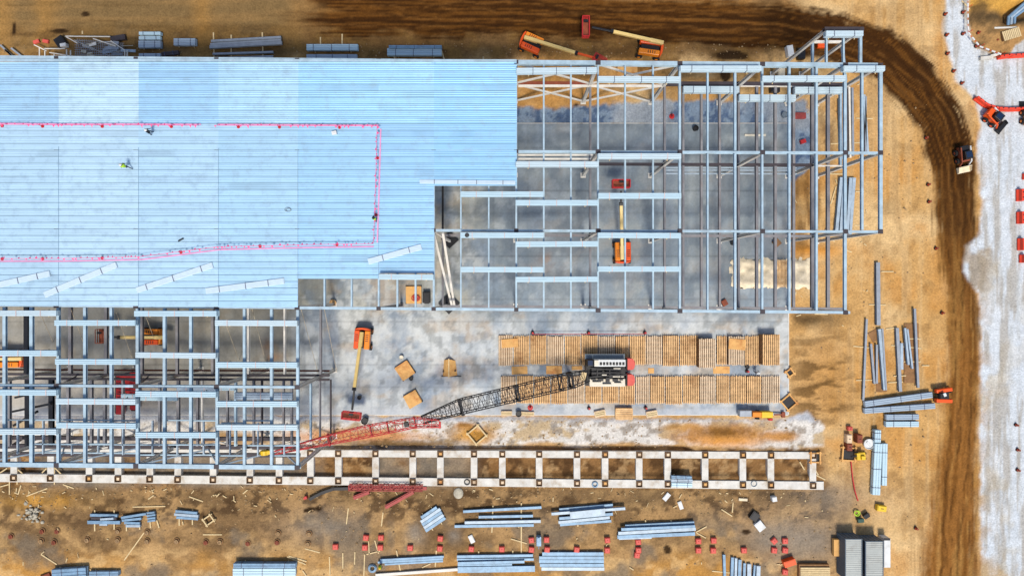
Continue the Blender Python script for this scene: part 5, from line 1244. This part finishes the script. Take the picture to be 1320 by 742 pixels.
for i, (x, y, an) in enumerate(((1261.5, 131.5, -38), (1275, 138.8, -18), (1291, 141.5, -3), (1306.5, 141.6, 2), (1322, 140.8, 2))):
    barrier(x, y, an, 1.85, f"orange water barrier, {['first', 'second', 'third', 'fourth', 'fifth'][i]} from the left in the curved line above the loader")
for i, (x, y, an) in enumerate(((1292, 74, 8), (1307, 73, 4), (1322, 72, 4))):
    barrier(x, y, an, 1.8, f"orange water barrier, {['left', 'middle', 'right'][i]} one in the short line below the pit")
for i, (x, y) in enumerate(((1313, 252), (1313.5, 281), (1314.5, 315), (1317, 333.5))):
    barrier(x, y, 90, 1.8 if i < 3 else 1.2, f"red barrier block at the right edge on white gravel, {['topmost', 'second from top', 'third from top', 'lowest'][i]}", .95)
barrier(1319, 228, 90, .9, 'small red block at the right edge above the other red blocks', .5, .6)
m = MB(); m.box(W(1271, 75, .25), (1.9, .5, .5), .1); m.box(W(1281, 71.5, .3), (1.2, .4, .5), .3); m.single('concrete_block', M['conc'], 'white concrete block at the left end of the short orange barriers', 'block', bevel=.04)
def cone(px, py, base='small reddish marker drum', h=.6, lm=None):
    c = W(px, py, 0); t = thing('traffic_drum', None, 'traffic drum', c, 'traffic drums and markers'); auto(t, base, px, py, lm=lm)
    m = MB(); m.tube(c + Vector((0, 0, .06)), c + Vector((0, 0, h)), .21, .15, n=12); m.build('body', M['steel_r'], t)
    m = MB(); m.tube(c, c + Vector((0, 0, .07)), .28, n=12); m.build('foot', M['black'], t)
    m = MB(); m.tube(c + Vector((0, 0, h * .5)), c + Vector((0, 0, h * .66)), .19, .18, n=12); m.build('band', M['barrier'], t)
LM += [(1268, 72, 'the white concrete block'), (1258, 128, 'the curved orange barrier line'), (1237, 202, 'the loader on the haul road'), (1314, 315, 'the red barrier blocks'), (1248, 42, 'the bend of the rope fence')]
for (x, y) in ((1217.5, 19), (1240.5, 16.5), (1219.5, 45.5), (1240.5, 44), (1220.5, 69.5), (1228.5, 92), (1239, 107.5), (1260, 43), (1257.5, 60), (1283, 53), (1311, 579), (1311, 605), (1309, 547), (1193, 178), (1197, 260), (1206, 320), (1196, 238), (1180, 680), (1214, 403)):
    cone(x, y)
t = thing('rope_fence', 'white dashed rope fence round the earth mound at top right', 'fence', W(1248, 42, 0))
pts = [(1248, -20), (1247.5, 10), (1248, 42), (1263, 60), (1290, 70)]
m = MB(); d_ = MB()
for a, b in zip(pts[:-1], pts[1:]):
    A, B = W(*a, .9), W(*b, .9); L = (B - A).length; d = (B - A).normalized(); q = 0
    m.tube(A, B, .03, n=5)
    while q < L - .5: d_ = MB(); d_.bar(A + d * q, A + d * (q + .55), .2, .12); d_.build('tape_flag', M['white'], t); q += .95
m.build('rope', M['barrier'], t)
for (x, y) in pts[1:]:
    m = MB(); m.tube(W(x, y, 0), W(x, y, 0) + Vector((0, 0, 1.0)), .05, n=6); m.build('post', M['barrier'], t)

# ------------------------------------------------------------ pier covers in the south yard
def cover(px, py, ang=0, mat='salmon', base='orange red pier cover'):
    c = W(px, py, 0); t = thing('pier_cover', None, 'pier cover', c, 'red pier covers in the south yard'); auto(t, base, px, py)
    m = MB(); m.tube(c + Vector((0, 0, -.1)), c + Vector((0, 0, .35)), .3, n=14); m.build('pier', M['conc'], t)
    k = R(ang); m = MB(); s_ = .41
    pts = [(-s_, -s_), (s_, -s_), (s_, s_), (-s_, s_)]
    V = [Vector((c.x + (x * math.cos(k) - y * math.sin(k)) * f, c.y + (x * math.sin(k) + y * math.cos(k)) * f, z)) for f, z in ((1.06, .16), (1.0, .44), (.74, .54)) for x, y in pts]
    m.add(V, [(0, 1, 5, 4), (1, 2, 6, 5), (2, 3, 7, 6), (3, 0, 4, 7), (4, 5, 9, 8), (5, 6, 10, 9), (6, 7, 11, 10), (7, 4, 8, 11), (8, 9, 10, 11), (3, 2, 1, 0)]); m.build('cap', M[mat], t, bevel=.03)
    m = MB(); m.tube(c + Vector((0, 0, .53)), c + Vector((0, 0, .62)), .07, n=8); m.build('knob', M['red'], t)
T1 = [(552, 541), (627, 541), (547, 590), (624, 590), (400, 586), (773, 592), (923, 545), (921, 595), (1078, 597), (1230, 598)]
T2 = [(97, 553), (172, 551), (97, 600), (175, 600), (323, 600), (476, 553), (475, 604), (630, 562), (631, 603), (624, 628), (930, 558), (1006, 555), (930, 604), (1004, 605), (1157, 604), (1308, 557), (1308, 604)]
T3 = [(65, 558), (120, 557), (68, 604), (120, 604), (120, 712)]
for T, ox in ((T1, 330), (T2, 660), (T3, 980)):
    for (x, y) in T:
        if ox == 980 and x < 70: continue
        cover(ox + x / 3.882, 552 + y / 3.882, random.choice((0, 0, 0, 5, 40, -6)))
def stub(px, py, red=False):
    c = W(px, py, 0); t = thing('pier_stub', None, 'pier', c, 'bare pier stubs in the south yard'); auto(t, 'reddish bare pier stub' if red else 'low round concrete pier stub', px, py)
    m = MB(); m.tube(c + Vector((0, 0, -.1)), c + Vector((0, 0, .16)), .32, n=14); m.build('pier', M['rubble' if not red else 'steel_r'], t)
    m = MB(); m.torus(c + Vector((.06, .12, .08)), .42, .06, n=16); m.build('form_ring', M['plyb'], t)
    m = MB()
    for i in range(4): q = c + Vector((.16 * math.cos(i * 1.57 + .6), .16 * math.sin(i * 1.57 + .6), .14)); m.tube(q, q + Vector((0, 0, .25)), .025, n=6)
    m.build('rebar', M['steel_r'], t)
for (x, y, r_) in ((435, 558, 0), (588, 515, 0), (588, 560, 0), (735, 520, 0), (735, 565, 0), (883, 565, 0), (1030, 570, 1), (1100, 568, 0), (1240, 575, 1), (55, 540, 1), (210, 515, 1), (285, 515, 1), (205, 565, 0), (270, 570, 1)):
    stub(x / 3.882, 552 + y / 3.882, r_)
for (x, y, r_) in ((105, 570, 1), (258, 578, 0), (265, 528, 0), (110, 525, 0)): stub(330 + x / 3.882, 552 + y / 3.882, r_)
# black pump between the four covers
m = MB(); m.box(W(694.5, 696, .5), (.7, 1.4, .9)); m.box(W(694.5, 695, 1.0), (.4, .6, .2), .2); m.tube(W(694.5, 699, .4), W(694.5, 707, .2), .06); m.single('light_cart', M['steel_b'], 'blue black cart standing between four red pier covers', 'cart', bevel=.04)
# red crane jib sections lying in front of the grade beam
t = thing('jib_section', 'long faded red crane jib section lying along the grade beam', 'crane section', W(500, 629, 0), 'red jib sections on the dirt')
m = MB(); lattice(m, [W(450, 627.5, .6), W(545, 628.5, .6)], [.8, .8], 14, .07, .05); m.build('lattice', M['fadedred'], t); m = MB(); m.bar(W(450, 628, .3), W(550, 629, .3), .5, .2); m.build('deck_plate', M['fadedred'], t)
for a, b, d in (((476, 633, .4), (456, 641, .3), 'short faded red strut, left of the two angled off the jib section'), ((533, 633, .4), (497, 653, .4), 'longer faded red strut, right of the two angled off the jib section')):
    m = MB(); m.bar(W(*a), W(*b), .6, .4); m.bar(W(*a) + Vector((0, 0, .26)), W(*b) + Vector((0, 0, .26)), .3, .08); m.single('jib_strut', M['fadedred'], d, 'crane strut', 'red jib sections on the dirt')
m = MB(); pts = [W(449, 629, .3), W(430, 629.5, .3), W(414, 635, .3), (W(399, 643, .3))]
for a, b in zip(pts[:-1], pts[1:]): m.bar(a, b, .45, .35)
m.single('steel_gutter', M['black'], 'bent dark steel channel ending left of the red jib section', 'channel')
m = MB(); m.box(W(394, 641, .3), (.5, .35, .5), .3); m.box(W(394, 640, .6), (.3, .2, .2), .3); m.single('red_jack', M['red'], 'small red jack at the end of the bent dark channel', 'jack')
# rubble heap, round slab, crates of the south yard
rk = MB(); c = W(43, 663, 0)
for i in range(70):
    a = random.uniform(0, 6.28); r_ = abs(random.gauss(0, .75)); s_ = random.uniform(.12, .34)
    rk.ball(c + Vector((r_ * 1.3 * math.cos(a), r_ * math.sin(a), max(0, .5 - r_ * .3) * random.random())), s_, s_ * random.uniform(.6, 1.1), s_ * .7, 6, 4)
rk.single('rubble_heap', M['rock'], 'heap of grey concrete rubble at the left of the south yard', 'rubble')
m = MB(); c = W(591, 635, 0); m.ball(c + Vector((0, 0, .1)), .75, .85, .25, 16, 6); m.single('spilled_concrete', M['rock'], 'pale blob of spilled concrete below the grade beam', 'concrete blob')
m = MB(); m.torus(W(602, 621, .3), .42, .05); m.torus(W(602, 621, .36), .36, .05); m.single('cable_coil', M['black'], 'dark coiled cable on the grade beam above the spilled concrete', 'cable')
m = MB(); m.torus(W(767, 624, .3), .4, .09); m.torus(W(767, 624, .42), .36, .08); m.single('blue_hose_coil', M['steel_b'], 'blue coiled hose on the grade beam', 'hose')
m = MB(); m.torus(W(972, 623, .3), .42, .06); m.single('grey_hose_coil', M['grey'], 'grey coiled hose on the right part of the grade beam', 'hose')
m = MB(); 
for i in range(3): m.torus(W(480, 732, .1 + .1 * i), .6 - .1 * i, .07)
m.single('hose_reel', M['steel_b'], 'dark blue hose coil at the bottom left of the person in green', 'hose')
def blk(px, py, w, d, h, ang, mat, label, name='white_board', cat='board'):
    m = MB(); c = W(px, py, 0); m.box(c + Vector((0, 0, h / 2)), (w, d, h), R(ang)); m.box(c + Vector((0, 0, h + .02)), (w * .8, d * .8, .04), R(ang)); m.single(name, M[mat], label, cat, bevel=.02)
blk(608, 693.5, .7, 1.2, .3, 25, 'white', 'white bag on the dirt below the three long beams', 'cement_bag', 'bag')
blk(859, 639.5, .7, 1.25, .2, -40, 'white', 'left of two white boards on the dirt below the grade beam')
blk(877, 650.5, .6, 1.2, .2, 20, 'white', 'right of two white boards on the dirt below the grade beam')
blk(978, 676, 1.2, 1.4, .6, 38, 'white', 'white crate on the dirt right of the long beam stack', 'white_crate', 'crate')
blk(971.5, 664, 1.2, 1.3, .5, -35, 'black', 'black charred crate next to the white crate', 'black_crate', 'crate')
blk(996, 641, .7, .7, .8, 10, 'white', 'small white box below the right grade beam', 'white_box', 'box')
blk(957.5, 643, 1.3, .4, .2, -3, 'tarp', 'short pale block left of the small white box', 'pale_block', 'block')
blk(1015, 722, 1.8, .9, 1.0, 18, 'redor', 'bright red machine hood left of the lumber stack', 'red_compressor', 'compressor')
blk(60, 742, 1.6, .8, .4, 20, 'steel_r', 'dark red scrap at the bottom left edge', 'scrap_metal', 'scrap')
blk(1000, 313, .9, 1.0, .7, 40, 'plyb', 'brown crate turned askew at the slab edge under the east joists', 'brown_crate', 'crate')
blk(1030, 150, 1.7, .9, .5, 0, 'fadedred', 'orange machine on the blue gravel under the frame', 'plate_compactor', 'compactor')
blk(1034, 183, .8, .6, .5, 20, 'red', 'small red machine on the gravel right of the slab', 'red_pump', 'pump')
blk(933, 390, .8, .9, .5, 30, 'steel_r', 'brown red welding set by the south beam under the frame', 'welding_set', 'welding set')
blk(973, 174.5, 3.2, .3, .25, 0, 'offwhite', 'white timber bench on the slab under the north joists', 'white_bench', 'bench')
blk(1005, 98, 1.0, 1.8, .8, 0, 'tarp', 'pale stack of gear near the north east dirt edge', 'gear_stack', 'gear')
blk(1016, 68, .9, 1.6, .9, 10, 'white', 'white speckled bag at the north edge left of the corner bay', 'bulk_bag', 'bag')
blk(1031, 71, 1.1, 1.6, .7, 0, 'black', 'black crate beside the white bag at the north edge', 'dark_crate', 'crate')
blk(1057, 60, 1.1, .7, .5, 0, 'redor', 'orange generator inside the corner bay', 'orange_generator', 'generator')
blk(997, 117, 1.4, .8, .8, 0, 'black', 'left black box under the low decking in the north east', 'black_chest', 'chest')
blk(1021, 117, .9, .8, .8, 0, 'black', 'right black box under the low decking in the north east', 'black_chest', 'chest')
blk(808, 91, 3.0, .9, .6, 0, 'ply', 'orange timber pile behind the cross bracing', 'timber_pile', 'timber')
blk(580, 309, 1.9, 1.9, .5, 42, 'black', 'black diamond shaped plate beside the upper white braces', 'black_plate', 'plate')
blk(579, 391, 2.3, 2.3, .5, 45, 'black', 'black diamond shaped plate at the foot of the white braces', 'black_plate', 'plate')
blk(574, 683, .01, .01, .01, 0, 'black', 'x') if False else None
# tarp and slatted pack at east edge of slab
tp = MB(); a = W(943, 333, .5); b = W(1047, 371, .5); nx, ny = 44, 16; V = []
for j in range(ny):
    for i in range(nx):
        x = a.x + (b.x - a.x) * i / (nx - 1); y = a.y + (b.y - a.y) * j / (ny - 1)
        ed = min(i, nx - 1 - i, j, ny - 1 - j)
        z = .10 + .45 * min(1, ed / 2.5) + (.16 * math.sin(x * 2.3 + 2.5 * math.sin(y * 1.3)) + .1 * math.sin(y * 4 + x)) * min(1, ed / 2)
        e_ = .45 if ed == 0 else .1
        V.append((x + random.uniform(-e_, e_), y + random.uniform(-e_, e_) * .8, z + random.uniform(-.05, .05)))
tp.add(V, [(j * nx + i, (j + 1) * nx + i, (j + 1) * nx + i + 1, j * nx + i + 1) for j in range(ny - 1) for i in range(nx - 1)])
tp.single('tarpaulin', M['tarp'], 'crumpled cream tarpaulin over material at the east slab edge', 'tarpaulin', smooth=True)
t = thing('slatted_pallet', 'ribbed timber pallet lying on the cream tarpaulin', 'pallet', W(1008, 353, .6))
m = MB(); a = W(1000, 335, .8); b = W(1016, 370, .8)
for i in range(9): m.box((a.x + (i + .5) * (b.x - a.x) / 9, (a.y + b.y) / 2, .8), ((b.x - a.x) / 9 * .6, a.y - b.y, .1))
m.build('boards', M['wood'], t); m = MB()
for i in range(4): m.box(((a.x + b.x) / 2, b.y + (i + .5) * (a.y - b.y) / 4, .69), (b.x - a.x, .2, .1))
m.build('bearers', M['plyb'], t)
# brown ground boards beneath spread beams
sheet(1175, 455, 2.2, 9, 0, .0, 'long brown board under the right spread beams', 'plyb', 'ground_board', 'board')
sheet(1128, 432, 1.6, 1.6, 30, .0, 'brown board under the top of the spread grey beams', 'plyb', 'ground_board', 'board')
sheet(1136, 499, 1.6, 1.4, 0, .0, 'brown board under the bottom of the spread grey beams', 'plyb', 'ground_board', 'board')
# wire mesh rack at the north west
t = thing('wire_mesh_rack', 'pale pipe rack with grey wire mesh behind the roof at upper left', 'rack', W(120, 62, 0))
m = MB()
for i in range(26): m.bar(W(100 + i * 2.3, 50 + i * .25, .7), W(96 + i * 2.5, 80, .6), .05, .03)
for i in range(9): m.bar(W(96, 52 + i * 3, .72), W(160, 56 + i * 2.6, .72), .05, .03)
m.build('wire_mesh', M['galv'], t)
m = MB(); m.bar(W(96, 52, .3), W(158, 80, .3), .1, .1)
m.build('strut', M['cream_steel'], t)
for i in range(26):
    x, y = random.uniform(100, 156), random.uniform(54, 80); a_ = random.uniform(-.5, .3); L_ = random.uniform(6, 22)
    m = MB(); m.bar(W(x, y, .2 + .03 * i), W(x + L_ * math.cos(a_), min(82, y - L_ * math.sin(a_)), .3 + .03 * i), random.uniform(.08, .5), .06); m.build('scrap_strip', M[random.choice(('galv', 'cream_steel', 'rock', 'steel_l', 'rock'))], t)
for (x0, y0, x1, y1) in ((84, 47, 142, 47.5), (57, 63, 84, 63), (51, 62, 51, 80), (58, 63, 58, 80), (70, 70, 70, 80), (86, 64, 86, 80), (91, 65, 91, 80), (84, 47, 100, 56), (143, 53, 161, 65), (161, 65, 161, 80), (164, 65, 164, 80), (120, 50, 150, 60), (44, 58, 60, 66), (64, 68, 100, 74)):
    m = MB(); m.bar(W(x0, y0, 1.0), W(x1, y1, 1.0), .13, .13); m.build('pipe', M['cream_steel'], t)
blk(80, 55, 1.4, 1.4, .6, 35, 'black', 'black crate beside the wire mesh rack', 'dark_crate', 'crate')
blk(85, 60, .9, .5, .7, 10, 'white', 'small white bag beside the black crate at the rack', 'white_bag', 'bag')
blk(154, 50.5, 2.2, .8, .5, 10, 'steel_d', 'dark board stack right of the wire mesh rack', 'board_stack', 'boards')
blk(48, 54.5, .9, .5, .3, 20, 'salmon', 'left red scrap piece above the rack', 'red_scrap', 'scrap')
blk(60, 54, .9, .5, .3, -10, 'salmon', 'right red scrap piece above the rack', 'red_scrap', 'scrap')
for (x0, y0, x1, y1) in ((0, 58, 20, 77), (6, 64, 22, 78), (14, 62, 33, 77)): plank(x0, y0, x1, y1, 2.2, .3, 'galv', 'grey pipe under the roof edge')
m = MB(); m.box(W(1013, 398, .2), (.01, .01, .01)); 
# scattered planks
for q in ((52.8, 714, 73, 727), (185.6, 686, 160, 721.6), (171, 653, 213, 652), (34, 639, 61, 629), (243.6, 639.6, 261.6, 646), (261.6, 688.6, 286, 688.6), (0, 627, 11, 624), (12, 620, 12, 637), (27, 625, 23, 637), (81, 624, 95, 629), (313, 636, 319, 631), (191, 643, 198, 638),
          (370, 717, 394, 727), (372, 716, 395, 723), (393, 706.6, 412.5, 711.8), (449, 654.6, 446.5, 675), (493.7, 660, 491.6, 677.8), (424.6, 717, 425.4, 741), (441.9, 712, 441.9, 732), (475, 697, 476, 714), (483, 696, 488, 713), (472.5, 714, 490, 709.6), (457.5, 711, 457, 727), (470, 714, 469, 742), (544, 731, 555, 726), (658.6, 694, 679, 700), (390, 735, 395, 742),
          (897, 685.5, 911, 678), (897.5, 686, 910, 693), (918, 735.5, 943.5, 738), (945, 648, 944, 660), (930, 656, 944, 665),
          (1100, 446, 1120.5, 448), (1120, 392.5, 1142, 393), (1136, 350, 1152, 350), (1142, 424, 1156.5, 422), (1149, 445, 1188, 449), (1103.7, 490, 1127, 489.6), (1145, 493, 1164, 492), (1165, 466, 1187, 466), (1152, 484.5, 1168, 484), (1172, 436.5, 1187, 436.5), (1189, 471, 1198, 471),
          (1103.6, 152.5, 1125, 153), (1071, 185.5, 1110, 184), (1103, 247, 1114, 247), (1101, 290.5, 1118, 291), (1071, 263, 1078, 240), (1064, 297, 1070, 285), (1080, 318, 1098, 325), (1050, 404.5, 1067, 405), (1057, 224, 1090, 224.5),
          (0, 609, 9, 603), (23, 605, 30, 611), (54, 609, 60, 603), (71, 603, 80, 612), (22, 590, 22, 624), (70, 595, 70, 624), (1031, 595, 1037, 605), (1052, 612, 1064, 618), (1048, 600, 1055, 612), (1050, 596, 1047, 606),
          (1240, 1, 1250, 12)):
    plank(*q)
for q in ((122, 657, 122, 684), (147, 657, 147, 682), (163, 670, 163, 684), (180, 668, 180, 682), (193, 668, 194, 680), (202, 670, 205, 680), (231, 665, 231, 677), (248, 656, 248, 676), (635.5, 651, 634, 686), (672, 648, 672, 720), (743, 655, 745, 678), (832, 670, 833, 678), (865, 670, 866, 676), (511, 709, 516, 735), (562.5, 709, 561, 730), (617, 710, 617, 737), (661, 709, 661, 735), (720, 709, 721, 735), (757, 709, 758, 735), (106, 40, 106.1, 44), (275, 42, 276, 80), (298, 45, 298, 80), (338, 42, 339, 80), (441, 44, 441, 60), (413, 48, 413, 60), (507, 71, 510, 78), (567, 59, 573, 78), (623, 73, 623, 78)):
    plank(*q, 1.6, .0, 'plank', 'timber bearer under steel', t=.11)
for i, (x, y, r_) in enumerate(((1088, 600, 0), (1100, 625, 0))): pass
m = MB(); pts = [W(1097, 594, .1), W(1099, 615, .1), (W(1102, 632, .1)), W(1106, 645, .1)]
for a, b in zip(pts[:-1], pts[1:]): m.tube(a, b, .09, n=6)
m.single('red_hose', M['red'], 'red hose trailing down from the wooden box frame', 'hose')
hatch(270, 669, 1.3, 35, 'slatted broken pallet right of the tilted short beams', 1.0, 'none')
# rubble and chips scattered over the dirt, too many to count
rb = MB()
def oct_(c, s):
    q = [random.uniform(.6, 1.2) * s for _ in range(6)]
    rb.add([c + Vector((q[0], 0, 0)), c + Vector((0, q[1], 0)), c + Vector((-q[2], 0, 0)), c + Vector((0, -q[3], 0)), c + Vector((0, 0, q[4] * .8))], [(0, 1, 4), (1, 2, 4), (2, 3, 4), (3, 0, 4), (3, 2, 1, 0)])
for i in range(1500):
    if random.random() < .6: x, y = random.uniform(0, 1060), 625 + abs(random.gauss(0, 22))
    elif random.random() < .5: x, y = random.uniform(0, 1060), random.uniform(630, 742)
    else: x, y = random.uniform(1020, 1200), random.uniform(110, 742)
    oct_(W(x, y, -.02), abs(random.gauss(.0, .09)) + .04)
for i in range(500): oct_(W(random.uniform(385, 1050), random.uniform(540, 576), -.02), abs(random.gauss(0, .08)) + .04)
for i in range(350): oct_(W(random.uniform(0, 1060), random.uniform(56, 76), -.02), abs(random.gauss(0, .08)) + .04)
rb.single('rubble', M['rubble'], kind='stuff')
ch = MB()
for i in range(170):
    r_ = random.random()
    if r_ < .6: x, y = random.uniform(0, 1060), 626 + abs(random.gauss(0, 16))
    elif r_ < .8: x, y = random.uniform(0, 1050), random.uniform(640, 740)
    else: x, y = random.uniform(1018, 1120), random.uniform(100, 420)
    a = random.uniform(0, 3.14); L = random.uniform(.08, .38); c = W(x, y, .08); d = Vector((math.cos(a), math.sin(a), 0)) * L
    ch.bar(c - d, c + d, random.uniform(.05, .16), .05)
ch.single('wood_debris', M['plank'], kind='stuff')

resolve_labels()
